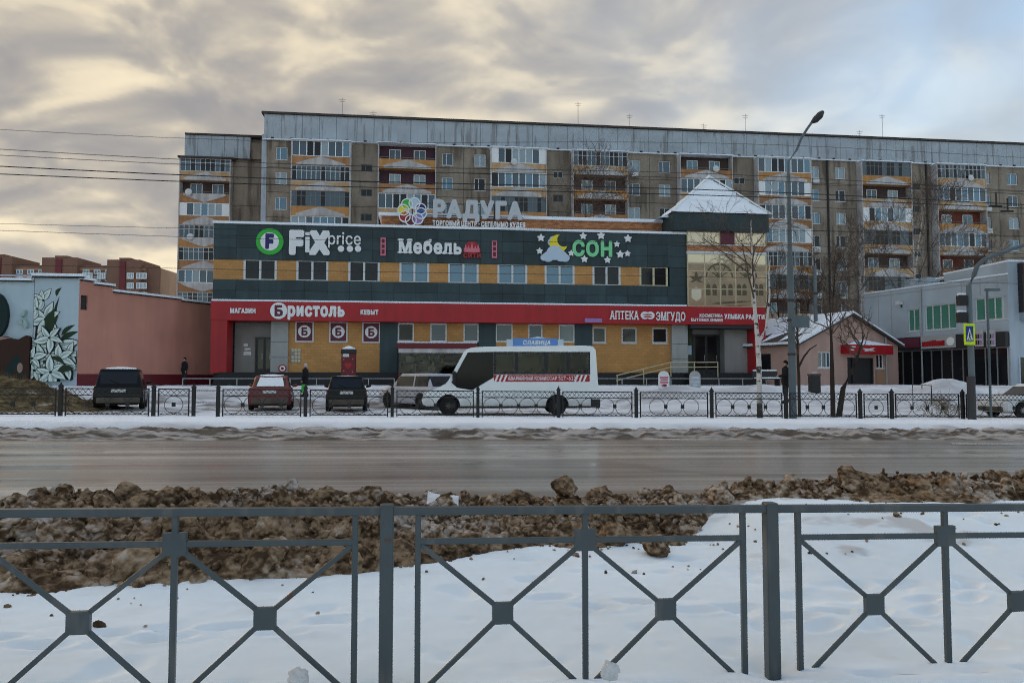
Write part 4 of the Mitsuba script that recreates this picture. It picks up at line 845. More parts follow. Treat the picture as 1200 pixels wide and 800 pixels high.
# ------------------------------------------------------------------ painted building at the left
mat('m_pink_render', stained((0.50, 0.235, 0.18), 0.2, 0.5, 0.22), 0.85, 0.1)
mat('m_mural_sky', stained((0.42, 0.51, 0.56), 0.10, 0.6, 0.08), 0.8, 0.1)
for k_, c_ in (('m_petal_light', (0.62, 0.70, 0.66)), ('m_petal_mid', (0.32, 0.42, 0.40)), ('m_petal_dark', (0.02, 0.035, 0.035)), ('m_leaf_paint', (0.03, 0.05, 0.03)), ('m_brown_paint', (0.05, 0.028, 0.022)), ('m_tan_paint', (0.30, 0.20, 0.16))): mat(k_, c_, 0.8, 0.1)
Bc = at(90, 440, 44.0); Ec = at(251, 440, 53.0)
MU = Frame(Bc[0], Bc[1], 1, TS)                                  # x = 0 at the corner, negative to the left
PK = Frame(Bc[0], Bc[1], Ec[0] - Bc[0], Ec[1] - Bc[1])
mb_ = thing('mural_building', 'low pink building whose end wall carries a painted mural of white lilies', 'building')
zm1, zm0 = MU.z(70, 326), MU.z(70, 443)
sx = MU.s(39, 390)
zmL = MU.z(15, 330)
put('mural_wall', MB().box(sx + 0.002, 0, 0, 0.3, 0.6, zm1), 'm_mural_sky', MU, mb_); put('mural_wall', MB().box(-9, sx - 0.03, 0, 0.3, 0.6, zmL), 'm_mural_sky', MU, mb_)
put('roof_snow', MB().box(sx - 0.1, 0.3, -0.25, 0.7, zm1 + 0.10, zm1 + 0.26), 'm_snow_cap', MU, mb_); put('roof_snow', MB().box(-9, sx - 0.11, -0.25, 0.7, zmL + 0.06, zmL + 0.2), 'm_snow_cap', MU, mb_)
put('eave_board', MB().box(sx - 0.08, 0.25, -0.2, 0.6, zm1 + 0.005, zm1 + 0.097), 'm_dark', MU, mb_); put('eave_board', MB().box(-9, sx - 0.11, -0.2, 0.6, zmL + 0.005, zmL + 0.057), 'm_dark', MU, mb_)
put('joint', MB().box(sx - 0.028, sx, 0.02, 0.3, 0.6, zmL), 'm_dark', MU, mb_)
def mu(u, v): return MU.s(u, v), MU.z(u, v)
pt = {k: [] for k in ('m_petal_light', 'm_petal_mid', 'm_petal_dark', 'm_leaf_paint', 'm_brown_paint', 'm_tan_paint')}
clip = sbox(sx + 0.02, zm0 - 0.2, -0.02, zm1 - 0.02); clipL = sbox(-9, zm0 - 0.2, sx - 0.05, zmL - 0.02)
layer = [0]
def paint(poly, m, c=None):
    layer[0] += 1; g = poly.intersection(c if c is not None else clip)
    if g.is_empty or g.area < 1e-5: return
    put('mural_paint', MB().prism(g, -0.004 - 0.0012 * layer[0], -0.001), m, MU, mb_)
rngm = random.Random(12)
def lily(u, v, size, base, n=6, spread=360):
    x, z = mu(u, v)
    for k in range(n):
        a = base + spread * k / n + rngm.uniform(-12, 12); L = size * rngm.uniform(0.85, 1.2); w = L * rngm.uniform(0.34, 0.46)
        paint(leaf(x, z, a, L * 1.05, w * 1.22, 0.05), 'm_petal_dark'); paint(leaf(x, z, a, L, w, 0.05), 'm_petal_light')
        paint(leaf(x, z, a, L * 0.8, w * 0.34, 0.09), 'm_petal_mid')
    paint(ellipse(x, z, size * 0.10, size * 0.10, 10), 'm_leaf_paint')
def leaves(u, v, a, L, w): x, z = mu(u, v); paint(leaf(x, z, a, L, w, 0.1), 'm_leaf_paint')
x, z = mu(44, 400); paint(Polygon([(x - 0.3, zm0 - 1), (x + 0.25, zm0 - 1), (x + 0.35, z), (x - 0.1, z + 1.6)]), 'm_brown_paint')
for q in ((66, 347, 60, 0.6, 0.22), (64, 380, 82, 1.7, 0.16), (50, 372, 200, 1.0, 0.35), (70, 400, 30, 1.2, 0.34), (72, 393, 40, 1.0, 0.26), (58, 400, 130, 1.1, 0.4), (70, 432, -40, 1.0, 0.5), (66, 430, 20, 1.1, 0.4)): leaves(*q)
lily(51, 352, 0.75, 60, 5, 240); lily(54, 374, 1.0, 20, 6); lily(44, 362, 0.7, 100, 4, 200)
for q in ((57, 385, 75, 1.2, 0.5), (54, 392, 60, 1.3, 0.5)): leaves(*q)
lily(68, 408, 1.15, 30, 6); lily(47, 404, 1.0, 150, 5); lily(82, 415, 0.8, 80, 5); lily(54, 424, 1.2, -20, 6); lily(42, 434, 0.9, 70, 5); lily(78, 430, 0.7, 0, 5); lily(60, 396, 0.8, 45, 5); lily(72, 420, 0.9, 100, 6); lily(40, 420, 0.8, 10, 5); lily(62, 436, 0.9, 40, 6)
for q in ((70, 435, 10, 0.9, 0.4), (62, 418, -30, 0.9, 0.28)): leaves(*q)
x, z = mu(0, 370); paint(ellipse(x - 0.2, z, 0.75, 1.35), 'm_petal_dark', clipL)
x, z = mu(18, 425); paint(Polygon([(x - 2.2, z - 1.6), (x + 1.2, z - 1.6), (x + 1.25, z + 0.9), (x + 0.7, z + 1.45), (x + 0.1, z + 1.1), (x - 0.5, z + 1.4), (x - 1.1, z + 0.9), (x - 1.5, z + 0.3)]).buffer(0.15), 'm_brown_paint', clipL); paint(leaf(x - 0.3, z - 1.2, 70, 1.9, 0.5, 0.1), 'm_petal_dark', clipL); paint(leaf(x + 0.5, z - 0.9, 100, 1.3, 0.4), 'm_petal_dark', clipL); paint(leaf(x - 1.6, z + 0.9, 10, 2.4, 0.6), 'm_brown_paint', clipL); paint(leaf(x - 1.8, z + 1.1, 12, 1.7, 0.25, 0.1), 'm_tan_paint', clipL); paint(ellipse(x + 0.4, z - 0.3, 0.16, 0.3, 12), 'm_tan_paint', clipL)
x, z = mu(3, 418); paint(leaf(x - 1.2, z - 1.2, 60, 2.2, 1.0), 'm_petal_light', clipL); paint(leaf(x - 0.6, z - 1.4, 100, 1.0, 0.5), 'm_leaf_paint', clipL)
for q in ((30, 380, 150, 0.5, 0.2), (27, 372, 60, 0.5, 0.18), (33, 385, 100, 0.6, 0.2)):
    x, z = mu(q[0], q[1]); paint(leaf(x, z, *q[2:]), 'm_petal_mid', clipL)
# pink side wall in four stretches with a stepped snowy coping
Lp = math.hypot(Ec[0] - Bc[0], Ec[1] - Bc[1]); ups = [(91, 108), (108, 131), (131, 211.5), (211.5, 251)]
tops = [PK.z(100, 329.5), PK.z(119, 335), PK.z(170, 347), PK.z(230, 355.2)]
for (u0, u1), zt_ in zip(ups, tops):
    s0, s1 = max(0.0, PK.s(u0, 400)), PK.s(u1, 400)
    p = sbox(s0, 0.6, s1 - 0.004, zt_)
    if u0 == 91: wn = sbox(PK.s(94.5, 360), PK.z(98, 363), PK.s(102.5, 360), PK.z(98, 346)); p = p.difference(wn); put('window', MB().prism(wn, 0.12, 0.2), 'm_dark', PK, mb_)
    put('side_wall', MB().prism(p, 0, 0.4), 'm_pink_render', PK, mb_)
    put('coping_snow', B(s0 - 0.05, s1 + 0.05, -0.18, 0.6, zt_ + 0.07, zt_ + 0.2), 'm_snow_cap', PK, mb_)
    put('coping', B(s0, s1, -0.1, 0.5, zt_ + 0.003, zt_ + 0.067), 'm_dark', PK, mb_)
put('base_strip', B(0.02, Lp, -0.06, -0.002, 0.6, PK.z(170, 438.5)), 'm_dark_red', PK, mb_)
put('wall_core', MB().add([list(MU.w([-9, 0.31, 0.6])), list(MU.w([-0.3, 0.31, 0.6])), list(PK.w([Lp, 0.41, 0.6])), [Ec[0] - 1, 75, 0.6], [-45, 75, 0.6]] + [list(MU.w([-9, 0.31, 6.6])), list(MU.w([-0.3, 0.31, 6.6])), list(PK.w([Lp, 0.41, 6.6])), [Ec[0] - 1, 75, 6.6], [-45, 75, 6.6]], [[5, 6, 7], [5, 7, 8], [5, 8, 9], [0, 5, 6], [0, 6, 1], [2, 7, 8], [2, 8, 3]]), 'm_pink_render', None, mb_)
put('roof_rail', MB().tube([[-9, 6, MU.z(20, 323, 6)], [sx, 6, MU.z(20, 323, 6)]], 0.05, 5).tube([[-9, 6, MU.z(20, 327, 6)], [sx, 6, MU.z(20, 327, 6)]], 0.04, 5).box(-9, sx, 6, 6.1, 6, MU.z(20, 328, 6)), 'm_pale_blue', MU, mb_)
# far brick block of flats
BB = Frame(0, 170, 1, 0.0)
mat('m_far_brick', stained((0.19, 0.105, 0.075), 0.2, 0.15, 0.15), 0.9, 0.1)
mat('m_far_brick_pale', stained((0.33, 0.20, 0.13), 0.2, 0.15, 0.15), 0.9, 0.1)
bk = thing('brick_apartment_block', 'distant brown brick block of flats with stepped roof towers', 'apartment building')
def bb(name, u0, u1, v1, y0, y1, m, v0=None): return put(name, B(BB.s(u0, 320), BB.s(u1, 320), y0, y1, 0.5 if v0 is None else BB.z((u0 + u1) / 2, v0), BB.z((u0 + u1) / 2, v1)), m, BB, bk)
bb('wall', -60, 171, 311, 0.1, 14, 'm_far_brick'); bb('wall', 171, 186, 313.5, 0.6, 14, 'm_far_brick'); 
put('wall', MB().prism(Polygon([(BB.s(186, 330), 0.5), (BB.s(197, 330), 0.5), (BB.s(197, 318), BB.z(197, 318)), (BB.s(186, 314), BB.z(186, 314))]), 0.8, 14), 'm_far_brick_pale', BB, bk)
for u0, u1, v in ((-12, 17, 299), (52, 93, 300.5), (128, 166, 303)):
    bb('roof_tower', u0, u1, v + 2, -1.0, 9, 'm_far_brick'); bb('tower_cap', u0 + (u1 - u0) * .38, u0 + (u1 - u0) * .72, v, -1.2, 5, 'm_far_brick', v + 1.9)
    bb('tower_strip', u0 + (u1 - u0) * .40, u0 + (u1 - u0) * .58, v + 45, -1.25, -1.01, 'm_dark_red', v + 4)
for v in (314, 322.5, 331, 339.5):
    bb('pale_band', -60, 170, v, -0.0, 0.09, 'm_far_brick_pale', v + 2.6)
    for u in range(-20, 170, 13):
        s, z = BB.s(u, v + 5), BB.z(u, v + 7)
        if any(a - 3 < u < b for a, b in ((-12, 17), (52, 93), (128, 166))): continue
        window(bk, BB, s, s + 1.5, z, z + 1.0, -0.02, 'm_glass_sky', ft=0.12, sill=False, depth=0.11)
for v in (320.5, 332, 343):
    for u0, u1 in ((163, 175), (152, 160), (118, 127), (100, 112)):
        s0, s1 = BB.s(u0, v), BB.s(u1, v); z = BB.z(u0, v + 7)
        window(bk, BB, s0, s1, z, z + 1.35, -1.3, 'm_glass_curtain', mull=(0.33, 0.66), ft=0.14, sill=False, depth=0.11)
# ------------------------------------------------------------------ small pink house
mat('m_house_pink', stained((0.42, 0.28, 0.235), 0.15, 0.7, 0.18), 0.85, 0.1)
E_, R_ = at(938, 440, 50.0), at(1053, 440, 54.5)
HG = Frame(E_[0], E_[1], R_[0] - E_[0], R_[1] - E_[1])
hs_ = thing('gabled_house', 'small pink gabled house with a snowy roof and a dark shop door', 'house')
wd = math.hypot(R_[0] - E_[0], R_[1] - E_[1]); ze, zp, zgr = HG.z(938, 400.5), HG.z(1006, 370), 0.7
put('gable_wall', MB().prism(Polygon([(0, zgr), (wd, zgr), (wd, ze), (wd / 2, zp), (0, ze)]).difference(sbox(HG.s(958.5, 420), HG.z(965, 431), HG.s(974, 420), HG.z(965, 412))).difference(sbox(HG.s(993, 430), HG.z(1008, 450), HG.s(1024, 430), HG.z(1008, 419))).difference(sbox(HG.s(1027, 425), HG.z(1031, 431.5), HG.s(1036, 425), HG.z(1031, 415))), 0, 0.3), 'm_house_pink', HG, hs_)
put('wall_core', B(0.02, wd - 0.02, 0.305, 8, zgr, ze - 0.01), 'm_house_pink', HG, hs_)
window(hs_, HG, HG.s(958.5, 420), HG.s(974, 420), HG.z(965, 431), HG.z(965, 412), 0.08, 'm_glass_mid', mull=(0.33, 0.7))
window(hs_, HG, HG.s(1027, 425), HG.s(1036, 425), HG.z(1031, 431.5), HG.z(1031, 415), 0.08, 'm_glass_dark')
d_ = put('shop_door', B(HG.s(993, 430), HG.s(1024, 430), 0.18, 0.24, HG.z(1008, 450), HG.z(1008, 419)), 'm_dark', HG, hs_)
put('door_post', B(HG.s(993, 430), HG.s(993, 430) + 0.1, 0.05, 0.17, HG.z(1008, 450), HG.z(1008, 419)), 'm_dark_metal', HG, d_)
put('door_post', B(HG.s(1024, 430) - 0.1, HG.s(1024, 430), 0.05, 0.17, HG.z(1008, 450), HG.z(1008, 419)), 'm_dark_metal', HG, d_)
put('door_post', B(HG.s(1000, 430), HG.s(1000, 430) + 0.06, 0.06, 0.17, HG.z(1008, 450), HG.z(1008, 419)), 'm_dark_metal', HG, d_)
for sgn in (0, 1):
    a = np.array([-0.35, ze - 0.22]) if sgn == 0 else np.array([wd + 0.35, ze - 0.22]); b = np.array([wd / 2, zp + 0.04])
    n_ = np.array([0, 0.26]); n2 = np.array([0, 0.10])
    put('roof_deck', MB().prism(Polygon([a, b, b + n2, a + n2] if sgn == 0 else [b, a, a + n2, b + n2]), -0.35, 8.3), 'm_roof_felt', HG, hs_)
    put('roof_snow', MB().prism(Polygon([a + n2 * 1.03, b + n2 * 1.03, b + n_, a + n_] if sgn == 0 else [b + n2 * 1.03, a + n2 * 1.03, a + n_, b + n_]), -0.30, 8.3), 'm_snow_cap', HG, hs_)
rsl = (zp + 0.04 - ze + 0.22) / (wd / 2 + 0.35)
for yb, wb_, tb_ in ((0.9, 0.7, 1.5), (2.4, 0.8, 2.2), (4.0, 0.7, 1.9)):      # where the snow has slid off the eaves
    rp_ = lambda y_, x_: [x_ - 0.35, y_, ze - 0.22 + 0.285 + rsl * x_]
    put('bare_roof_patch', MB().add([rp_(yb - wb_, 0), rp_(yb + wb_, 0), rp_(yb - 0.2, tb_)], [[0, 1, 2]]), 'm_roof_felt', HG, hs_)
cnp = HG.s(985, 410), HG.s(1036.5, 410)
put('shop_canopy', B(cnp[0], cnp[1], -0.7, -0.003, HG.z(1010, 415), HG.z(1010, 404.5)), 'm_red_fascia', HG, hs_)
put('canopy_print', B(cnp[0] + 0.15, cnp[0] + 0.65, -0.715, -0.701, HG.z(1010, 408), HG.z(1010, 406.5)), 'm_off_white', HG, hs_); put('canopy_print', B(cnp[0] + 0.15, cnp[0] + 0.55, -0.715, -0.701, HG.z(1010, 411.5), HG.z(1010, 410)), 'm_off_white', HG, hs_); put('canopy_print', MB().prism(unary_union([leaf(cnp[0] + 1.5, HG.z(1010, 412), 12, 1.2, 0.16), leaf(cnp[0] + 1.3, HG.z(1010, 409), -6, 1.4, 0.14)]), -0.715, -0.701), 'm_off_white', HG, hs_)
zc = HG.z(1010, 404.5)
put('canopy_snow', MB().add([[cnp[0], -0.7, zc], [cnp[1], -0.7, zc], [cnp[1], -0.003, zc], [cnp[0], -0.003, zc], [(cnp[0] + cnp[1]) / 2, -0.003, zc + 0.42]], [[0, 1, 4], [1, 2, 4], [3, 0, 4]]), 'm_snow_cap', HG, hs_)
put('brick_pier', MB().box(HG.s(1026, 440), HG.s(1038, 440), -0.08, -0.003, zgr, HG.z(1031, 433)), 'm_far_brick_pale', HG, hs_)
put('drain_pipe', MB().tube([[HG.s(1037.5, 430), -0.08, zgr], [HG.s(1037.5, 430), -0.08, ze + 0.6]], 0.06, 6), 'm_grey_paint', HG, hs_)
put('step', MB().box(HG.s(990, 450), HG.s(1027, 450), -0.9, -0.1, zgr - 0.1, HG.z(1008, 451)), 'm_grey_paint', HG, hs_)
# side wall towards the left
HL = Frame(E_[0], E_[1], HG.n[0], HG.n[1])                        # along the left wall, going back
wnl = HL.s(893, 420), HL.s(903, 420)
put('side_window', B(min(wnl), max(wnl), -0.01, 0.06, HG.z(938, 432), HG.z(938, 413)), 'm_glass_dark', HL, hs_) if 0 < min(wnl) < 9 else None
# ------------------------------------------------------------------ grey shop building at the right
GA, GB_ = at(1185, 440, 48.5), at(1015, 440, 60.0)
GR = Frame(GB_[0], GB_[1], GA[0] - GB_[0], GA[1] - GB_[1]); LG = math.hypot(*(GA - GB_)[:2])
mat('m_blue_grey', stained((0.36, 0.42, 0.475), 0.16, 0.7, 0.25), 0.6, 0.25)
gb = thing('shop_building', 'pale blue grey two storey shop building with green tinted upper windows', 'shop building')
zt_ = GR.z(1185, 321); gs = lambda u: GR.s(u, 380)
zw = lambda u, v: GR.z(u, v)
p = sbox(0, zw(1100, 393), LG, zt_)
wins = [(1064, 1077.5, 388, 362), (1084, 1120.5, 386, 356.5), (1134.5, 1140, 386, 355), (1143, 1186, 374.5, 348)]
for a, b, c, d in wins: p = p.difference(sbox(gs(a), zw((a + b) / 2, c), min(gs(b), LG - 0.08), zw((a + b) / 2, d)))
put('upper_wall', MB().prism(p, 0, 0.3), 'm_blue_grey', GR, gb)
for (a, b, c, d), ml in zip(wins, ((0.5,), (0.24, 0.5, 0.76), (), (0.3, 0.6, 0.84))):
    window(gb, GR, gs(a), min(gs(b), LG - 0.08), zw((a + b) / 2, c), zw((a + b) / 2, d), 0.08, 'm_glass_green' if a != 1134.5 else 'm_glass_dark', 'm_off_white', ml, 0.07)
put('wall_core', MB().box(0, LG, 0.31, 11, 0.8, zt_ - 0.2), 'm_blue_grey', GR, gb)
for u in (1030, 1045, 1081, 1128, 1150, 1170): put('cover_strip', B(gs(u) - 0.03, gs(u) + 0.03, -0.02, -0.001, zw(1100, 352) if u > 1050 else zw(1100, 393), zt_ - 0.02), 'm_grey_paint', GR, gb)
put('cover_strip', B(0.02, LG - 0.02, -0.025, -0.003, zt_ - 0.35, zt_ - 0.27), 'm_grey_paint', GR, gb)
put('drain_pipe', MB().tube([[gs(1080.5), -0.1, 0.9], [gs(1080.5), -0.1, zt_ - 0.1]], 0.06, 6), 'm_grey_paint', GR, gb)
put('parapet_snow', B(0.1, LG, -0.06, 0.5, zt_ + 0.003, zt_ + 0.10), 'm_snow_cap', GR, gb)
for u0, u1, v in ((1060, 1074, 327), (1074, 1079, 331), (1079, 1087, 325)): put('roof_stack', B(GR.s(u0, 335, 3.0), GR.s(u1, 335, 3.0) - 0.01, 3.0, 5, zt_ - 0.3, GR.z((u0 + u1) / 2, v, 3.0)), 'm_blue_grey', GR, gb)
put('roof_vent', B(GR.s(1098, 335, 2.0), GR.s(1117, 335, 2.0), 2.0, 4, zt_ - 0.3, GR.z(1107, 326, 2.0)), 'm_blue_grey', GR, gb); put('vent_slots', MB().box(GR.s(1102, 335, 2.0), GR.s(1114, 335, 2.0), 1.96, 1.999, GR.z(1107, 331, 2.0), GR.z(1107, 328, 2.0)), 'm_dark', GR, gb); put('vent_snow', B(GR.s(1097, 335, 2.0), GR.s(1118, 335, 2.0), 1.95, 4.05, GR.z(1107, 326, 2.0) + .003, GR.z(1107, 324, 2.0)), 'm_snow_cap', GR, gb)
# ground floor: dark shop front in bays
z0, z1 = 0.85, zw(1100, 409)
gl = np.linspace(gs(1046), LG - 0.1, 12)
fr_ = MB().box(gl[0], gl[-1], 0.02, 0.12, z0, z0 + 0.25).box(gl[0], gl[-1], 0.02, 0.12, z1 - 0.1, z1)
for x in gl: fr_.box(x - 0.04, x + 0.04, 0.021, 0.121, z0 + 0.25, z1 - 0.1)
put('shop_front_frame', fr_, 'm_steel', GR, gb)
for a, b in zip(gl[:-1], gl[1:]): put('shop_pane', B(a + 0.04, b - 0.04, 0.06, 0.08, z0 + 0.25, z1 - 0.1), 'm_glass_dark', GR, gb)
put('wall_pier', B(0, gl[0] - 0.05, 0.0, 0.3, z0, zw(1100, 393) - 0.005), 'm_blue_grey', GR, gb)
put('shop_steps', MB().box(gs(1046), LG, -0.8, 0.0, 0.5, 0.95).box(gs(1046), LG, -1.2, -0.8, 0.4, 0.8), 'm_plinth', GR, gb)
put('canopy', B(gs(1052), LG - 0.05, -0.35, -0.003, z1 + 0.02, zw(1100, 394)), 'm_dark', GR, gb)
zs0, zs1 = zw(1069, 407.5), zw(1069, 396.5)
sg = thing('shop_sign', 'dark shop sign left of the red lettered one on the grey building', 'sign'); put('board', B(gs(1054), gs(1082), -0.42, -0.352, zs0, zs1), 'm_maroon', GR, sg)
sg = thing('shop_sign', 'grey shop sign with red shapes and a pale round badge on the grey building', 'sign'); put('board', B(gs(1083.5), gs(1124), -0.42, -0.352, zw(1104, 408), zw(1104, 393)), 'm_grey_paint', GR, sg)
rr = MB(); rngr = random.Random(4); x = gs(1085.5)
while x < gs(1111): w_ = rngr.uniform(0.16, 0.34); rr.prism(sbox(x, zw(1104, 405), x + w_, zw(1104, 405) + rngr.uniform(0.3, 0.42)).buffer(-0.03).buffer(0.05), -0.45, -0.421); x += w_ + 0.07
put('red_shapes', rr, 'm_red_paint', GR, sg); put('badge', MB().prism(ellipse(gs(1118.5), zw(1118, 400), 0.3, 0.3, 18), -0.45, -0.421), 'm_white_paint', GR, sg)
for u, v, lab in ((1152, 396, 'square poster panel left of the crossing sign pole on the grey building'), (1166, 396, 'square poster panel nearest the right corner of the grey building')):
    pn = thing('poster_panel', lab, 'poster'); s = gs(u); put('board', B(s - 0.3, s + 0.3, -0.45, -0.36, zw(u, 406), zw(u, 387)), 'm_ornament', GR, pn)
    for i in range(6): put('picture', B(s - 0.26 + 0.18 * (i % 3), s - 0.12 + 0.18 * (i % 3), -0.46, -0.451, zw(u, 404) + 0.42 * (i // 3), zw(u, 404) + 0.42 * (i // 3) + 0.3), ['m_maroon', 'm_dark', 'm_purple'][i % 3], GR, pn)
lamp = thing('flood_lamp', 'small flood lamp high on the grey wall left of the windows', 'lamp'); put('head', B(gs(1055), gs(1059.5), -0.45, -0.05, zw(1057, 357), zw(1057, 353)), 'm_off_white', GR, lamp); put('bracket', B(gs(1056.5), gs(1058), -0.05, -0.003, zw(1057, 360), zw(1057, 353)), 'm_dark_metal', GR, lamp)
# the return facing the street beyond the corner, with a tall dark sign
RT = Frame(GA[0], GA[1], 1, TS)
rt = thing('shop_annex', 'blue street front right of the corner of the grey shop building', 'building')
put('wall', B(0.0, 9, 0.0, 6, 0.6, RT.z(1190, 307)), 'm_blue_grey', RT, rt); put('roof_snow', B(0.0, 9, -0.1, 6.1, RT.z(1190, 307) + 0.003, RT.z(1190, 307) + 0.12), 'm_snow_cap', RT, rt)
window(rt, RT, RT.s(1194, 430), RT.s(1225, 430), 1.0, RT.z(1195, 417), -0.06, 'm_glass_dark', 'm_pale_blue', (0.3, 0.6), sill=False, depth=0.055)
vs = thing('vertical_sign', 'tall dark vertical sign at the right edge with pale round emblem', 'sign'); v0, v1 = RT.z(1195, 366), RT.z(1195, 309)
put('box', B(RT.s(1193, 340), RT.s(1193, 340) + 1.6, -0.4, -0.003, v0, v1), 'm_dark', RT, vs)
put('emblem', MB().prism(ellipse(RT.s(1199.5, 360), RT.z(1199, 360), 0.26, 0.26).difference(ellipse(RT.s(1199.5, 360), RT.z(1199, 360), 0.17, 0.17)), -0.43, -0.401), 'm_off_white', RT, vs)
put('red_panel', B(RT.s(1193.5, 340) + 0.03, RT.s(1193.5, 340) + 1.5, -0.43, -0.401, RT.z(1195, 322), RT.z(1195, 311)), 'm_maroon', RT, vs); put('pale_panel', B(RT.s(1193, 340) + 0.03, RT.s(1193, 340) + 1.5, -0.43, -0.001, RT.z(1195, 376), v0 - 0.01), 'm_glass_curtain', RT, vs)
# ------------------------------------------------------------------ vehicles
def lot_at(x, y): s, d = (x + TS * y) / NS, (y - TS * x) / NS; return float(lot_z(s, d))
for k_, c_, r_ in (('m_car_black', (0.007, 0.007, 0.008), 0.25), ('m_car_red', (0.13, 0.012, 0.018), 0.28), ('m_car_green', (0.008, 0.010, 0.009), 0.25), ('m_car_silver', (0.44, 0.44, 0.48), 0.28), ('m_car_white', (0.62, 0.64, 0.65), 0.3)):
    mat(k_, stained(c_, 0.12, 1.6, 0.1), r_, 0.35 if max(c_) > 0.1 else 0.14, clearcoat=0.25 if max(c_) > 0.1 else 0.05, clearcoat_gloss=0.9)
def bus_fn(p, n, uv):
    g = ss(1.05, 0.45, p.z + 0.35 * (fb(p.x * 2.5, p.y, p.z * 4, 4) - 0.5)) * (0.35 + 0.5 * fb(p.x * 8, p.y, p.z * 8, 3))
    return mx(mi.Color3f(0.74, 0.77, 0.77) * (0.94 + 0.12 * fb(p.x, p.y, p.z, 3)), mi.Color3f(0.22, 0.19, 0.16), g)
mat('m_bus_white', mikit.proc(bus_fn), 0.35, 0.5, clearcoat=0.4)
mat('m_tail', (0.30, 0.008, 0.012), 0.2, 0.5); mat('m_lamp_clear', (0.6, 0.6, 0.6), 0.1, 0.6)
mat('m_mud', stained((0.10, 0.085, 0.07), 0.4, 3.0, 0.2), 0.85, 0.1)
def wheel_part(key, x, y, r, fr, side, wd=0.2):
    prof = [(r * 0.62, -wd / 2), (r * 0.93, -wd / 2), (r, -wd / 2 + 0.04), (r, wd / 2 - 0.04), (r * 0.93, wd / 2), (r * 0.62, wd / 2)]
    ty = trimesh.creation.revolve(np.array([(0.0, -wd / 2 + 0.03)] + prof + [(0.0, wd / 2 - 0.05)]), sections=24); ty.apply_transform(rot_about([1, 0, 0], math.pi / 2)); ty.apply_translation([x, y, r])
    w = put('wheel', MB().mesh(ty), 'm_black_rubber', fr, key, smooth=40)
    m = MB()
    yo = y + side * (wd / 2 - 0.045)
    for k in range(7):
        a = 2 * math.pi * k / 7; m.beam([x, yo, r], [x + math.cos(a) * r * 0.6, yo, r + math.sin(a) * r * 0.6], 0.035, 0.07, up=(0, 1, 0))
    m.tube([[x + math.cos(a) * r * 0.6, yo, r + math.sin(a) * r * 0.6] for a in np.linspace(0, 2 * math.pi, 20, endpoint=False)], 0.022, 5, closed=True)
    m.cyl([x, yo - 0.03, r], [x, yo + 0.03, r], 0.06, 10)
    put('rim', m, 'm_steel' if r < 0.33 else 'm_mud', fr, w)
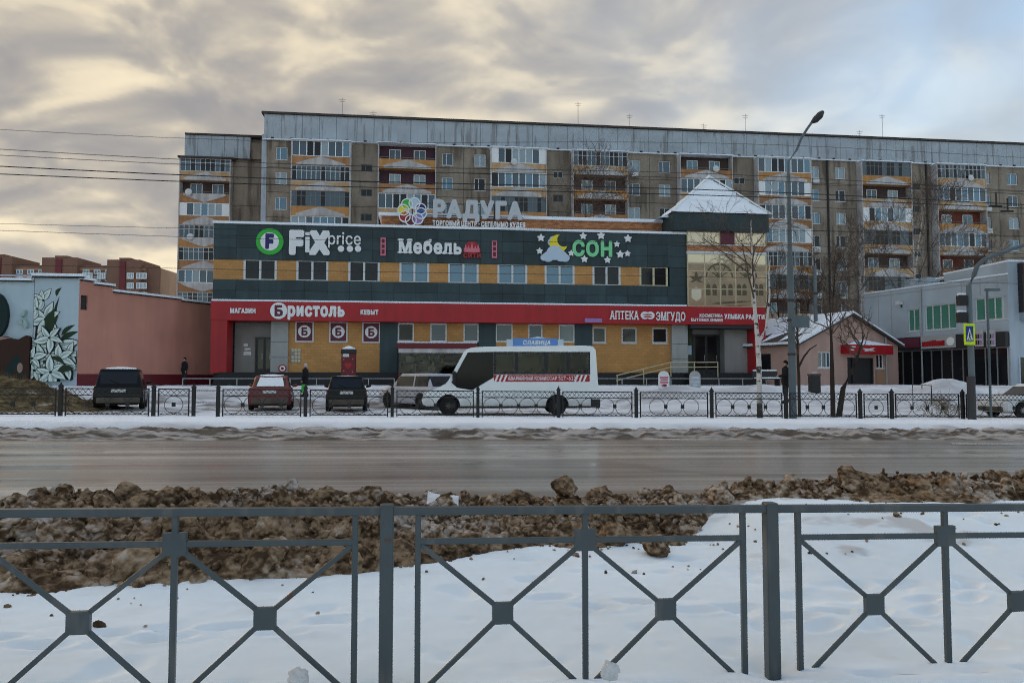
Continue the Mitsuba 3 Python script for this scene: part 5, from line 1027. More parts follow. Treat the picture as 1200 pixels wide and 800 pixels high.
def car(name, label, u, v, D, heading, L, Wd, H, paint, xr0, xr1, xf1, xf0, belt=0.95, hood=0.82, deck=None, rw=0.32, snow=None, plate='m_off_white', rear_wiper=True, z=None, group=None):
    key = thing(name, label, 'car', group)
    p = at(u, v, D); c, s = math.cos(heading), math.sin(heading)
    zz = lot_at(p[0], p[1]) if z is None else z
    fr = place(p[0], p[1], zz + 0.02, heading)
    a, b = L / 2, Wd / 2; deck = deck or belt
    pts = [((sx * (a - 0.14), sy * (b - 0.16), z_), 0.13) for sx in (-1, 1) for sy in (-1, 1) for z_ in (0.36, 0.60)]
    body = hullv(pts + [((x_, sy * (b - 0.15), z_), 0.10) for sy in (-1, 1) for x_, z_ in ((-a + 0.14, deck - 0.12), (xf0 + 0.05, belt - 0.08))] + [((a - 0.22, sy * (b - 0.22), hood - 0.12), 0.09) for sy in (-1, 1)] + [((0, sy * (b - 0.10), 0.62), 0.10) for sy in (-1, 1)], 14)
    cab = hullv([((x_, sy * (b - 0.17), belt - 0.12), 0.08) for x_ in (xr0 + 0.05, xf0 - 0.05) for sy in (-1, 1)] + [((x_, sy * (b - 0.30), H - 0.09), 0.08) for x_ in (xr1 + 0.06, xf1 - 0.06) for sy in (-1, 1)] + [(((xr1 + xf1) / 2, 0, H - 0.07), 0.08)], 14)
    big = hullv([((x_, sy * (b - 0.17), belt - 0.12), 0.087) for x_ in (xr0 + 0.05, xf0 - 0.05) for sy in (-1, 1)] + [((x_, sy * (b - 0.30), H - 0.09), 0.087) for x_ in (xr1 + 0.06, xf1 - 0.06) for sy in (-1, 1)], 14)
    wx = (-a + 0.2 * L, a - 0.185 * L); car_ = body + cab
    for x_ in wx:
        for sy in (-1, 1): car_ -= m3.Manifold.cylinder(0.34, rw + 0.06, rw + 0.06, 24, True).rotate([90, 0, 0]).translate([x_, sy * (b - 0.09), rw])
    put('body', MB().mesh(car_), paint, fr, key, smooth=32)
    band = big ^ mbox(-9, 9, -9, 9, belt + 0.03, H - 0.13)
    xm = (xr0 + xr1) / 2
    def glass(nm, region):
        g = band ^ region
        if g.num_tri() > 0: put(nm, MB().mesh(g), 'm_glass_dark', fr, key, smooth=30)
    glass('rear_window', mbox(-9, max(xr0, xr1) + 0.03, -(b - 0.27), b - 0.27, 0, 9)); glass('windscreen', mbox(min(xf0, xf1) - 0.03, 9, -(b - 0.27), b - 0.27, 0, 9))
    mid = (xr1 + xf1) / 2 - 0.1
    for sy in (-1, 1):
        y0_, y1_ = (b - 0.40, 9) if sy > 0 else (-9, -(b - 0.40))
        for x0_, x1_ in ((xr1 - 0.12, mid - 0.05), (mid + 0.05, xf1 + 0.22)): glass('side_window', mbox(x0_, x1_, y0_, y1_, 0, 9))
    tl = 0.62 if deck > 0.9 else 0.60
    for sy in (-1, 1):
        put('tail_light', MB().mesh(hullv([((-a + 0.10, sy * (b - q), z_), 0.05) for q in (0.10, 0.30) for z_ in (tl + 0.02, tl + 0.16)])), 'm_tail', fr, key, smooth=30)
        put('headlight', MB().mesh(hullv([((a - 0.12, sy * (b - q), 0.62), 0.06) for q in (0.16, 0.42)])), 'm_lamp_clear', fr, key, smooth=30)
        put('mirror', MB().mesh(hullv([((xf0 - 0.32, sy * (b - 0.02), belt + 0.06), 0.05), ((xf0 - 0.32, sy * (b + 0.10), belt + 0.09), 0.06)], 10)), paint if paint != 'm_car_silver' else 'm_dark', fr, key, smooth=30)
        for x_ in wx: wheel_part(key, x_, sy * (b - 0.11), rw, fr, sy)
    put('rear_bumper', MB().mesh(hullv([((-a + 0.06, sy * (b - 0.2), z_), 0.07) for sy in (-1, 1) for z_ in (0.34, 0.46)])), 'm_mud', fr, key, smooth=30)
    put('front_bumper', MB().mesh(hullv([((a - 0.06, sy * (b - 0.22), z_), 0.07) for sy in (-1, 1) for z_ in (0.34, 0.42)])), 'm_mud', fr, key, smooth=30)
    pz = 0.72 if deck > 0.88 else 0.76
    put('number_plate', B(-a - 0.022, -a + 0.05, -0.26, 0.26, pz, pz + 0.115), plate, fr, key)
    put('underside', MB().box(-a + 0.2, a - 0.2, -b + 0.25, b - 0.25, 0.2, 0.4), 'm_dark', fr, key)
    if rear_wiper: put('wiper', MB().beam([xr0 - 0.0, 0.0, belt + 0.10], [xr0 + 0.10, 0.32, belt + 0.22], 0.02), 'm_dark', fr, key)
    if snow:
        rng = np.random.default_rng(len(used)); x0_, x1_, th = snow
        n, m_ = 14, 10; A, Bq = np.meshgrid(np.linspace(x0_, x1_, n), np.linspace(-(b - 0.29), b - 0.29, m_), indexing='ij')
        e = np.minimum(1, np.minimum((A - x0_), (x1_ - A)) * 5) * np.minimum(1, (b - 0.29 - np.abs(Bq)) * 8)
        Z = H - 0.02 - 0.05 * (np.abs(Bq) / b) ** 2 + th * e * (0.6 + 0.8 * (meshkit.fbm(np.stack([A * 2, Bq * 2, A * 0], -1), 3, 4))) - 0.03 * (1 - e)
        i, j = np.meshgrid(np.arange(n - 1), np.arange(m_ - 1), indexing='ij'); k = (i * m_ + j).ravel()
        put('roof_snow', MB().add(np.stack([A, Bq, Z], -1).reshape(-1, 3), np.stack([k, k + m_, k + m_ + 1, k + 1], -1)), 'm_snow_cap', fr, key, smooth=True)
    return key, fr
HD = math.pi / 2 + math.atan(TS)
car('suv', 'black off road car with snow on its roof, parked leftmost behind the fence', 143, 470, 31.6, HD + 0.30, 4.4, 1.86, 1.66, 'm_car_black', -2.12, -1.75, 0.55, 1.25, 1.02, 0.98, rw=0.37, snow=(-1.5, 0.4, 0.09))
k_, f_ = car('sedan', 'dark red saloon with snow on its roof and rear window, seen from behind', 319, 470, 32.4, HD + 0.14, 4.3, 1.74, 1.46, 'm_car_red', -1.55, -0.85, 0.35, 1.15, 0.93, 0.86, deck=0.98, rw=0.31, snow=(-0.9, 0.35, 0.06), rear_wiper=False)
put('window_snow', MB().add([[-1.52, -0.55, 1.0], [-1.52, 0.55, 1.0], [-0.93, 0.45, 1.37], [-0.93, -0.45, 1.37]], [[3, 2, 1, 0]]), 'm_snow_cap', f_, k_)
car('hatchback', 'small black hatchback seen from behind beside the red saloon', 407, 470, 32.0, HD + 0.08, 3.8, 1.70, 1.46, 'm_car_green', -1.80, -1.45, 0.45, 1.10, 0.94, 0.88, rw=0.31, snow=(-1.2, 0.3, 0.035))
car('estate_car', 'silver off road car parked at an angle partly hidden by the minibus', 491, 470, 34.8, HD + 0.62, 4.3, 1.80, 1.62, 'm_car_silver', -1.98, -1.65, 0.5, 1.2, 1.0, 0.95, rw=0.35)
car('saloon', 'white car cut off by the right edge, facing the fence posts', 1214, 465, 31.6, math.pi + math.atan(TS), 4.3, 1.74, 1.42, 'm_car_white', -1.6, -0.9, 0.35, 1.2, 0.90, 0.84, rw=0.32, rear_wiper=False)
# minibus, facing left
mat('m_pane_dark', (0.005, 0.006, 0.008), 0.08, 0.16)
scene['m_bus_pane'] = {'type': 'thindielectric', 'int_ior': 1.22, 'specular_transmittance': {'type': 'rgb', 'value': [0.42, 0.47, 0.48]}}
bus = thing('minibus', 'white minibus with a red lettered stripe and a blue roof board, parked side on', 'minibus')
BL, BW = 6.8, 2.06; pb = at(597, 470, 29.6); fb_ = place(pb[0], pb[1], lot_at(pb[0], pb[1]) + 0.02, math.pi + 0.045)
def bx(u): return BL / 2 - (u - 493) / 30.5
def bz(v): return (485.5 - v) / 30.5
prof = [(0.05, .42), (0.0, .60), (0.05, .76), (0.15, .86), (0.38, .96), (0.70, 1.10), (0.92, 1.22), (1.02, 1.34), (1.60, 2.42), (1.70, 2.53), (1.9, 2.60), (2.4, 2.64), (6.3, 2.69), (6.58, 2.66), (6.70, 2.52), (6.80, 1.0), (6.80, .42), (6.7, .36), (0.2, .36)]
outer = Polygon([(BL / 2 - a, b) for a, b in prof]).buffer(0)
arch = unary_union([Point(BL / 2 - 1.02, 0.36).buffer(0.45), Point(BL / 2 - 5.2, 0.36).buffer(0.45)])
cabw = Polygon([(bx(u), bz(v)) for u, v in ((527.5, 447), (546.5, 412), (577, 411), (577, 441), (552, 456), (534, 453))])
wspan = [(579.5, 601.5), (605.5, 635.5), (640.5, 662), (667, 688.5)]
wn = [sbox(bx(b), bz(435.5), bx(a), bz(412.5)) for a, b in wspan]
band = sbox(bx(690.5), bz(437.5), bx(577.2), bz(411)).difference(unary_union(wn))
ws_cut = Polygon([(BL / 2 - a, b) for a, b in ((0.7, 1.30), (1.02, 1.28), (1.66, 2.42), (1.2, 2.5))])
for sy in (1, -1):
    y0, y1 = (BW / 2 - 0.05, BW / 2) if sy > 0 else (-BW / 2, -BW / 2 + 0.05)
    put('body_side', MB().prism(outer.difference(arch).difference(unary_union(wn)).difference(cabw.buffer(-0.03)), y0, y1), 'm_bus_white', fb_, bus)
    yo = (BW / 2 + 0.001, BW / 2 + 0.012) if sy > 0 else (-BW / 2 - 0.012, -BW / 2 - 0.001)
    put('window_band', MB().prism(band, *yo), 'm_dark', fb_, bus)
    put('cab_window', MB().prism(cabw, *yo), 'm_pane_dark', fb_, bus)
    for w_ in wn: put('pane', MB().prism(w_, (y0 + y1) / 2 - 0.004, (y0 + y1) / 2 + 0.004), 'm_bus_pane', fb_, bus)
    put('stripe', MB().prism(sbox(bx(690), bz(446), bx(577.2), bz(438)), yo[0], yo[1] - 0.002 if sy > 0 else yo[1]), 'm_red_paint', fb_, bus)
    yb = (BW / 2 + 0.013, BW / 2 + 0.018) if sy > 0 else (-BW / 2 - 0.018, -BW / 2 - 0.013)
    bars = [Polygon([(bx(u), bz(446)), (bx(u + 2.4), bz(446)), (bx(u + 5.6), bz(438.2)), (bx(u + 3.2), bz(438.2))]) for u in (577.6, 582.6, 587.6)] + [Polygon([(bx(u), bz(446)), (bx(u + 2.4), bz(446)), (bx(u + 5.6), bz(438.2)), (bx(u + 3.2), bz(438.2))]) for u in (671.5, 676.5, 681.5)]
    put('stripe_bars', MB().prism(unary_union(bars), *yb), 'm_white_paint', fb_, bus)
    put('mirror', MB().mesh(hullv([((bx(531), sy * (BW / 2 + 0.1), bz(446)), 0.07), ((bx(531), sy * (BW / 2 + 0.18), bz(436)), 0.08)])), 'm_dark', fb_, bus, smooth=30)
wt = unary_union(word('АВАРИЙНЫЙ КОМИССАР 517-617', 0, 2.62, 0, 0.15, 2)); wt = affinity.translate(affinity.scale(wt, -1, 1, origin=(0, 0)), bx(593.5), bz(444.4))
put('lettering', MB().prism(wt, BW / 2 + 0.013, BW / 2 + 0.02), 'm_white_paint', fb_, bus)
skin = outer.difference(outer.buffer(-0.05)).difference(arch)
put('body_shell', MB().prism(skin.difference(ws_cut), -BW / 2 + 0.052, BW / 2 - 0.052), 'm_bus_white', fb_, bus)
put('windscreen', MB().prism(skin.intersection(ws_cut), -BW / 2 + 0.1, BW / 2 - 0.1), 'm_pane_dark', fb_, bus)
put('floor', MB().box(-BL / 2 + 0.1, BL / 2 - 1.1, -0.95, 0.95, 0.66, 0.72), 'm_dark', fb_, bus); put('bulkhead', MB().box(bx(577), bx(575.5), -0.95, 0.95, 0.72, 2.55), 'm_dark', fb_, bus)
put('underframe', MB().box(-BL / 2 + 0.3, BL / 2 - 0.2, -0.85, 0.85, 0.28, 0.5), 'm_dark', fb_, bus)
put('front_grille', MB().box(BL / 2 - 0.14, BL / 2 + 0.005, -0.62, 0.62, 0.5, 0.72), 'm_dark', fb_, bus); put('front_bumper', MB().mesh(hullv([((BL / 2 - 0.02, sy * 0.85, z_), 0.08) for sy in (-1, 1) for z_ in (0.36, 0.50)] + [((BL / 2 - 0.5, sy * 0.93, 0.42), 0.1) for sy in (-1, 1)])), 'm_dark', fb_, bus, smooth=30)
put('rear_bumper', MB().box(-BL / 2 - 0.06, -BL / 2 + 0.3, -1.04, 1.04, 0.3, 0.62), 'm_dark', fb_, bus)
for sy in (-1, 1): put('headlight', MB().mesh(hullv([((BL / 2 - 0.16, sy * q, 0.80), 0.10) for q in (0.62, 0.86)])), 'm_lamp_clear', fb_, bus, smooth=30)
for i, u in enumerate((590, 612, 624, 646, 658, 676)):
    for y in (-0.55, 0.5):
        put('seat', MB().mesh(hullv([((bx(u) - 0.2, y + q, 1.12), 0.05) for q in (-0.35, 0.35)] + [((bx(u) + 0.2, y + q, 1.12), 0.05) for q in (-0.35, 0.35)]) + hullv([((bx(u) - 0.22, y + q, 1.1), 0.05) for q in (-0.35, 0.35)] + [((bx(u) - 0.32, y + q, 1.62 + 0.1 * (i % 2)), 0.06) for q in (-0.28, 0.28)])), 'm_dark' if i != 1 else 'm_grey_paint', fb_, bus, smooth=30)
for x_ in (BL / 2 - 1.02, BL / 2 - 5.2):
    for sy in (-1, 1): wheel_part(bus, x_, sy * (BW / 2 - 0.17), 0.36, fb_, sy, 0.24)
    put('wheel_housing', MB().tube([[x_ + 0.46 * math.cos(a), 0, 0.36 + 0.46 * math.sin(a)] for a in np.linspace(0, math.pi, 12)], 0.02, 4).box(x_ - 0.4, x_ + 0.4, -0.7, 0.7, 0.4, 0.8), 'm_dark', fb_, bus)
rb = thing('roof_board', 'blue advertising board reading СЛАВИЦА on the roof of the minibus', 'sign')
put('board', MB().box(bx(653), bx(600), 0.70, 0.76, bz(404.5), bz(394.8)), 'm_blue_sign', fb_, rb)
put('cap', MB().prism(Polygon([(bx(641), bz(395)), (bx(619), bz(395)), (bx(630), bz(392.4))]), 0.69, 0.765), 'm_pale_blue', fb_, rb)
for u0, u1 in ((592.5, 599.8), (653.2, 660)): put('end_lamp', B(bx(u1), bx(u0), 0.60, 0.80, bz(405.5), bz(396)), 'm_pale_blue', fb_, rb)
wt = unary_union(word('СЛАВИЦА', 0, 1.08, 0, 0.15, 5)); wt = affinity.translate(affinity.skew(affinity.scale(wt, -1, 1, origin=(0, 0)), -10, origin=(0, 0)), bx(611.5), bz(402.0))
put('lettering', MB().prism(wt, 0.765, 0.78), 'm_white_paint', fb_, rb)

# ------------------------------------------------------------------ ornate fence along the far side of the road
FF = Frame(0, 26.7, 1, TS)
mat('m_iron', (0.008, 0.008, 0.009), 0.5, 0.4)
fence = thing('ornate_fence', 'low black ornamental iron fence with oval rings along the far side of the road', 'fence')
pos = [FF.s(u, 472) for u in (-150, -42, 71, 180, 227, 255.5, 358, 459.7, 560, 654.5, 745.5, 834, 921, 1008, 1045, 1128, 1213, 1290)]
def fz(s): return 0.27 - 0.0086 * s - 0.012
for s in pos:
    z = fz(s); m = MB().box(s - 0.055, s + 0.055, -0.055, 0.055, z - 0.3, z + 0.95).box(s - 0.07, s + 0.07, -0.07, 0.07, z + 0.95, z + 0.99)
    m.add([[s - 0.05, -0.05, z + 0.99], [s + 0.05, -0.05, z + 0.99], [s + 0.05, 0.05, z + 0.99], [s - 0.05, 0.05, z + 0.99], [s, 0, z + 1.12]], [[0, 1, 4], [1, 2, 4], [2, 3, 4], [3, 0, 4]])
    put('post', m, 'm_iron', FF, fence)
for i, (a, b) in enumerate(zip(pos[:-1], pos[1:])):
    if i == 4:
        for h in (0.86, 0.45): put('plain_rail', MB().beam([a + 0.06, 0, fz(a) + h], [b - 0.06, 0, fz(b) + h], 0.025, 0.025), 'm_iron', FF, fence)
        continue
    a, b = a + 0.16, b - 0.16; L = b - a
    z = lambda s, h: fz(s) + h
    def bar(m, s0, h0, s1, h1, w): m.beam([s0, 0, z(s0, h0)], [s1, 0, z(s1, h1)], w, w)
    m = MB()
    for h, w in ((0.90, 0.035), (0.68, 0.03), (0.04, 0.03)): bar(m, a, h, b, h, w)
    for s in (a, b): m.box(s - 0.018, s + 0.018, -0.018, 0.018, z(s, -0.02), z(s, 0.92))
    for s, e in ((a - 0.16, a), (b, b + 0.16)): bar(m, s, 0.84, e, 0.84, 0.02); bar(m, s, 0.14, e, 0.14, 0.02)
    pn = put('panel_frame', m, 'm_iron', FF, fence)
    q = MB(); n = max(2, int(L / 0.17))
    for j in range(n):
        s0, s1 = a + L * j / n, a + L * (j + 1) / n; bar(q, s0, 0.69, s1, 0.885, 0.014); bar(q, s0, 0.885, s1, 0.69, 0.014)
        bar(q, s0, 0.03, s1, 0.115, 0.012); bar(q, s0, 0.115, s1, 0.03, 0.012)
    put('lattice', q, 'm_iron', FF, pn, kind='stuff')
    k = max(1, int(L / 0.64)); c0 = (a + b) / 2 - (k - 1) * 0.32; w2 = 0.30
    for j in range(k):
        s = c0 + 0.64 * j; t_ = np.linspace(0, 2 * math.pi, 22, endpoint=False)
        put('oval_ring', MB().tube(np.stack([s + w2 * np.cos(t_), 0 * t_, fz(s) + 0.37 + 0.30 * np.sin(t_)], -1), 0.011, 5, closed=True), 'm_iron', FF, pn)
        if j < k - 1 or k == 1:
            c = s + 0.32 if k > 1 else s; put('medallion', B(c - 0.06, c + 0.06, -0.02, 0.02, fz(c) + 0.31, fz(c) + 0.45), 'm_iron', FF, pn)
# ------------------------------------------------------------------ near steel railing
def railing_fn(p, n, uv):
    a = fb(p.x * 6, p.y * 6, p.z * 6, 4); b = fb(p.x * 40, p.y * 40, p.z * 22, 3)
    c = mi.Color3f(0.042, 0.058, 0.066) * (0.8 + 0.4 * a)
    c = mx(c, mi.Color3f(0.13, 0.125, 0.115), ss(0.55, 0.75, fb(p.x * 14, p.y * 14, p.z * 3, 3)) * 0.35)
    return mx(c, mi.Color3f(0.07, 0.032, 0.015), ss(0.66, 0.74, 0.55 * a + 0.45 * b))
mat('m_railing', mikit.proc(railing_fn), 0.38, 0.5)
NR = Frame(0, 3.97, 1, 0.125)
rl = thing('steel_railing', 'grey green steel railing with crossed bars and square plates along the snowy near pavement', 'railing')
def rz(s, z): return z - 0.0160 * s
PITCH_R, S0 = 2.091, -0.653
for k in range(-2, 4):
    s = S0 + PITCH_R * k
    put('post', MB().mesh(hull([[s + a, b, z] for a in (-0.027, 0.027) for b in (-0.027, 0.027) for z in (rz(s, -0.3), rz(s, 0.935))], 0.008, 8)), 'm_railing', NR, rl, smooth=30)
def rbeam(s0, z0, s1, z1, w, h=None, y=0.0):
    m = MB(); p, q = np.array([s0, y, rz(s0, z0)]), np.array([s1, y, rz(s1, z1)]); t = (q - p) / np.linalg.norm(q - p)
    a = np.array([0, 1.0, 0]); b = np.cross(a, t); r = 0.004; h = h or w
    pts = [p + i * a * (w / 2 - r) + j * b * (h / 2 - r) for i in (-1, 1) for j in (-1, 1)]
    return m.mesh(hull(pts + [x + (q - p) for x in pts], r, 8))
for k in range(-2, 3):
    p0, p1 = S0 + PITCH_R * k, S0 + PITCH_R * (k + 1); c = (p0 + p1) / 2
    a, b = c - 0.885, c + 0.885; zt_, zm_, zl, zb_ = 0.908, 0.750, 0.375, -0.02
    put('top_rail', rbeam(p0 + 0.036, zt_, p1 - 0.036, zt_, 0.05, 0.040), 'm_railing', NR, rl, smooth=30)
    for s0, s1 in ((a, c - 0.058), (c + 0.058, b)): put('middle_rail', rbeam(s0, zm_, s1, zm_, 0.024, 0.03), 'm_railing', NR, rl, smooth=30)
    for s in (a, b): put('stile', rbeam(s, zb_ - 0.1, s, zt_ - 0.022, 0.028, 0.030), 'm_railing', NR, rl, smooth=30)
    put('stile', rbeam(c, zm_ + 0.05, c, zt_ - 0.022, 0.028, 0.030), 'm_railing', NR, rl, smooth=30); put('stile', rbeam(c, zb_ - 0.1, c, zm_ - 0.05, 0.03, 0.03), 'm_railing', NR, rl, smooth=30)
    put('plate', B(c - 0.057, c + 0.057, -0.014, 0.014, rz(c, zm_ - 0.057), rz(c, zm_ + 0.057)), 'm_railing', NR, rl)
    for x0, x1, in ((a, c), (c, b)):
        m_ = (x0 + x1) / 2
        put('plate', B(m_ - 0.055, m_ + 0.055, -0.0145, 0.0145, rz(m_, zl - 0.055), rz(m_, zl + 0.055)), 'm_railing', NR, rl)
        for e, sg in ((x0, -1), (x1, 1)):
            put('cross_bar', rbeam(m_ + sg * 0.048, zl + 0.048, e - sg * 0.018, zm_ - 0.02, 0.018, 0.026), 'm_railing', NR, rl, smooth=30)
            put('cross_bar', rbeam(m_ + sg * 0.048, zl - 0.048, e - sg * 0.018, zb_ + 0.0, 0.018, 0.026), 'm_railing', NR, rl, smooth=30)
# ------------------------------------------------------------------ poles, signs, wires
mat('m_pole', stained((0.10, 0.13, 0.145), 0.2, 1.0, 0.3), 0.55, 0.4)
mat('m_pole_dark', stained((0.05, 0.05, 0.052), 0.2, 1.0, 0.3), 0.6, 0.3)
def ground_at(x, y): return lot_at(x, y)
lp = thing('street_lamp', 'tall grey street lamp with a curved arm and dark head behind the fence', 'street lamp')
DL = 28.4; b0 = at(929, 470, DL); g0 = ground_at(b0[0], b0[1]); tp = at(933, 205, DL)
put('lower_pole', MB().tube([[b0[0], DL, g0 - 0.2], [b0[0], DL, at(929, 300, DL)[2]]], [0.145, 0.115], 14), 'm_pole', W, lp, smooth=30)
put('upper_pole', MB().tube([[b0[0], DL, at(929, 300, DL)[2]], [b0[0], DL, tp[2]]], [0.085, 0.07], 12), 'm_pole', W, lp, smooth=30)
arm = [at(u, v, DL) for u, v in ((931.5, 206), (931.5, 190), (933.5, 176), (938.5, 163), (946, 151), (952.5, 142))]; arm[0][0] = arm[1][0] = b0[0]
put('arm', MB().tube(arm, 0.05, 10), 'm_pole', W, lp, smooth=30)
h0_, h1_ = at(951.5, 143.5, DL), at(963.5, 132, DL); dv = (h1_ - h0_) / np.linalg.norm(h1_ - h0_)
put('head', MB().mesh(hullv([(h0_, 0.06), (lerp(h0_, h1_, 0.35) - [0, 0, 0.03], 0.13), (lerp(h0_, h1_, 0.75) - [0, 0, 0.02], 0.14), (h1_, 0.08)], 14)), 'm_dark_metal', W, lp, smooth=40)
put('head_snow', MB().mesh(hullv([(lerp(h0_, h1_, 0.4) + [0, 0, 0.11], 0.05), (lerp(h0_, h1_, 0.9) + [0, 0, 0.08], 0.05)])), 'm_snow_cap', W, lp, smooth=40)
x, y, z = at(937, 377, DL); put('junction_box', MB().box(b0[0] - 0.05, x + 0.28, DL - 0.26, DL - 0.12, z - 0.24, z + 0.22), 'm_pole', W, lp)
for v in (352, 375, 415): z = at(929, v, DL)[2]; put('clamp', MB().tube([[b0[0], DL, z - 0.04], [b0[0], DL, z + 0.04]], 0.16, 12), 'm_dark_metal', W, lp)
gp = thing('utility_pole', 'plain grey pole rising behind the gabled house', 'pole'); c = at(956.5, 400, 53); put('shaft', MB().tube([[c[0], c[1], 0.8], [c[0], c[1], at(956, 312, 53)[2]]], [0.16, 0.12], 12), 'm_pole', W, gp, smooth=30); put('band', MB().tube([[c[0], c[1], at(956, 345, 53)[2]], [c[0], c[1], at(956, 343, 53)[2]]], 0.2, 10), 'm_dark_metal', W, gp)
sp = thing('signal_pole', 'grey pole with a long curved arm reaching to the right edge', 'pole'); DP = 28.6; c = at(1139.5, 470, DP)
cz = ground_at(c[0], c[1])
apts = [[c[0], DP, cz - 0.2], [c[0], DP, at(1140, 335, DP)[2]]] + [at(u, v, DP) for u, v in ((1141.5, 322), (1145, 312), (1152, 305), (1165, 299), (1185, 292), (1225, 279))]
put('shaft', MB().tube(apts, [0.12, 0.10, 0.09, 0.085, 0.08, 0.075, 0.07, 0.06], 12), 'm_pole', W, sp, smooth=30)
put('foot', MB().tube([[c[0] - 0.06, DP - 0.05, cz - 0.2], [c[0] - 0.06, DP - 0.05, at(1136, 441, DP)[2]]], 0.15, 10), 'm_pole_dark', W, sp, smooth=30)
for v, lab in ((346, 'upper'), (366, 'lower')):
    q = thing('traffic_signal', f'{lab} of the two dark traffic signals with snow on top left of the crossing sign', 'traffic light'); p = at(1127, v + 3, DP)
    put('housing', MB().box(p[0] - 0.15, p[0] + 0.15, DP - 0.12, DP + 0.12, p[2] - 0.30, p[2] + 0.1), 'm_dark', W, q); put('snow', MB().mesh(hullv([((p[0] - 0.12, DP, p[2] + 0.13), 0.06), ((p[0] + 0.12, DP, p[2] + 0.13), 0.06)])), 'm_snow_cap', W, q, smooth=30)
    put('bracket', MB().beam([p[0] + 0.15, DP, p[2]], [c[0], DP, p[2] - 0.05], 0.05), 'm_dark_metal', W, q)
cs_ = thing('crossing_sign', 'fluorescent yellow bordered pedestrian crossing sign on the curved arm pole', 'road sign')
CF = Frame(c[0], DP - 0.2, 1, 0.0); s0, s1 = CF.s(1129.3, 391), CF.s(1142.3, 391); z0, z1 = CF.z(1136, 404), CF.z(1136, 379)
put('border', B(s0, s1, -0.02, 0.0, z0, z1), 'm_fluor', CF, cs_); mg = 0.07; put('field', B(s0 + mg, s1 - mg, -0.026, -0.021, z0 + 0.12, z1 - 0.10), 'm_sign_blue', CF, cs_)
cx, zz = (s0 + s1) / 2, (z0 + z1) / 2; put('triangle', MB().prism(Polygon([(cx - 0.125, zz - 0.25), (cx + 0.125, zz - 0.25), (cx, zz + 0.24)]), -0.032, -0.027), 'm_white_paint', CF, cs_)
wk = unary_union([ellipse(cx + 0.005, zz + 0.06, 0.022, 0.026, 12), LineString([(cx, zz + 0.03), (cx - 0.005, zz - 0.08)]).buffer(0.018), LineString([(cx - 0.005, zz - 0.08), (cx + 0.04, zz - 0.2)]).buffer(0.013), LineString([(cx - 0.005, zz - 0.08), (cx - 0.05, zz - 0.2)]).buffer(0.013), LineString([(cx, zz + 0.02), (cx - 0.04, zz - 0.06)]).buffer(0.01), LineString([(cx, zz + 0.02), (cx + 0.04, zz - 0.05)]).buffer(0.01)] + [sbox(cx - 0.11 + 0.05 * i, zz - 0.24, cx - 0.08 + 0.05 * i, zz - 0.215) for i in range(5)])
put('walker', MB().prism(wk, -0.038, -0.033), 'm_dark', CF, cs_); put('clip', MB().box(cx - 0.03, cx + 0.03, 0.001, 0.12, zz - 0.2, zz - 0.15).box(cx - 0.03, cx + 0.03, 0.001, 0.12, zz + 0.15, zz + 0.2), 'm_steel', CF, cs_)
tp_ = thing('thin_post', 'thin grey green post right of the crossing sign', 'post'); c2 = at(1161, 475, 28.9); put('shaft', MB().tube([[c2[0], c2[1], 0.1], [c2[0], c2[1], at(1160, 338, 28.9)[2]]], 0.045, 8), 'm_pole', W, tp_, smooth=30); put('lamp', MB().box(c2[0] - 0.08, c2[0] + 0.5, c2[1] - 0.04, c2[1] + 0.04, at(1160, 341, 28.9)[2], at(1160, 338, 28.9)[2]), 'm_pole', W, tp_)
mat('m_wire', (0.02, 0.02, 0.022), 0.6)
def wire(label, d, va, vb_, r=0.012, sag=0.15):
    """an overhead wire along the street at distance d, at the heights measured at both picture edges"""
    f = Frame(0, d * NS, 1, TS); z0, z1 = f.z(0, va), f.z(1200, vb_); s0, s1 = f.s(0, va), f.s(1200, vb_)
    t = np.linspace(-0.6, 1.6, 34); pts = [[s0 + (s1 - s0) * a, 0, z0 + (z1 - z0) * a - sag * 0.3 * math.sin(a * math.pi * 2.2)] for a in t]
    put('overhead_wire', MB().tube(pts, r, 5), 'm_wire', f, label=label, cat='wire', group=None)
wire('upper of the two thick overhead wires crossing the whole picture', 14.3, 195, 238.5, 0.010); wire('lower of the two thick overhead wires crossing the whole picture', 14.9, 204, 243, 0.010, 0.12)
wire('thin high wire entering at the left above the thick pair', 19.0, 175, 222, 0.008, 0.3); wire('second thin high wire just below the highest thin one', 19.6, 182, 226, 0.008, 0.25)
wire('highest faint overhead wire at the left', 24.0, 152, 182, 0.007, 0.5); wire('low wire passing in front of the upper shop windows', 33.0, 310, 332, 0.010, 0.1)
wire('lowest thin wire in front of the tower', 25.0, 270, 296, 0.008, 0.3); wire('thin wire crossing the shop lettering', 24.0, 262, 276, 0.007, 0.3)
for u, v, hgt, lab in ((1167.5, 241, 16, 'left one of two hanging wire insulators at the right'), (1181, 247, 15, 'right one of two hanging wire insulators at the right')):
    p = at(u, v, 16.3); h_ = hgt / 870 * 16.3; m = MB().tube([p, p + [0, 0, h_]], 0.02, 6).tube([p + [-0.16, 0, -0.01], p + [0.12, 0, -0.01]], 0.022, 6); put('wire_insulator', m, 'm_dark', W, label=lab, cat='insulator', group='wire insulators at the right')
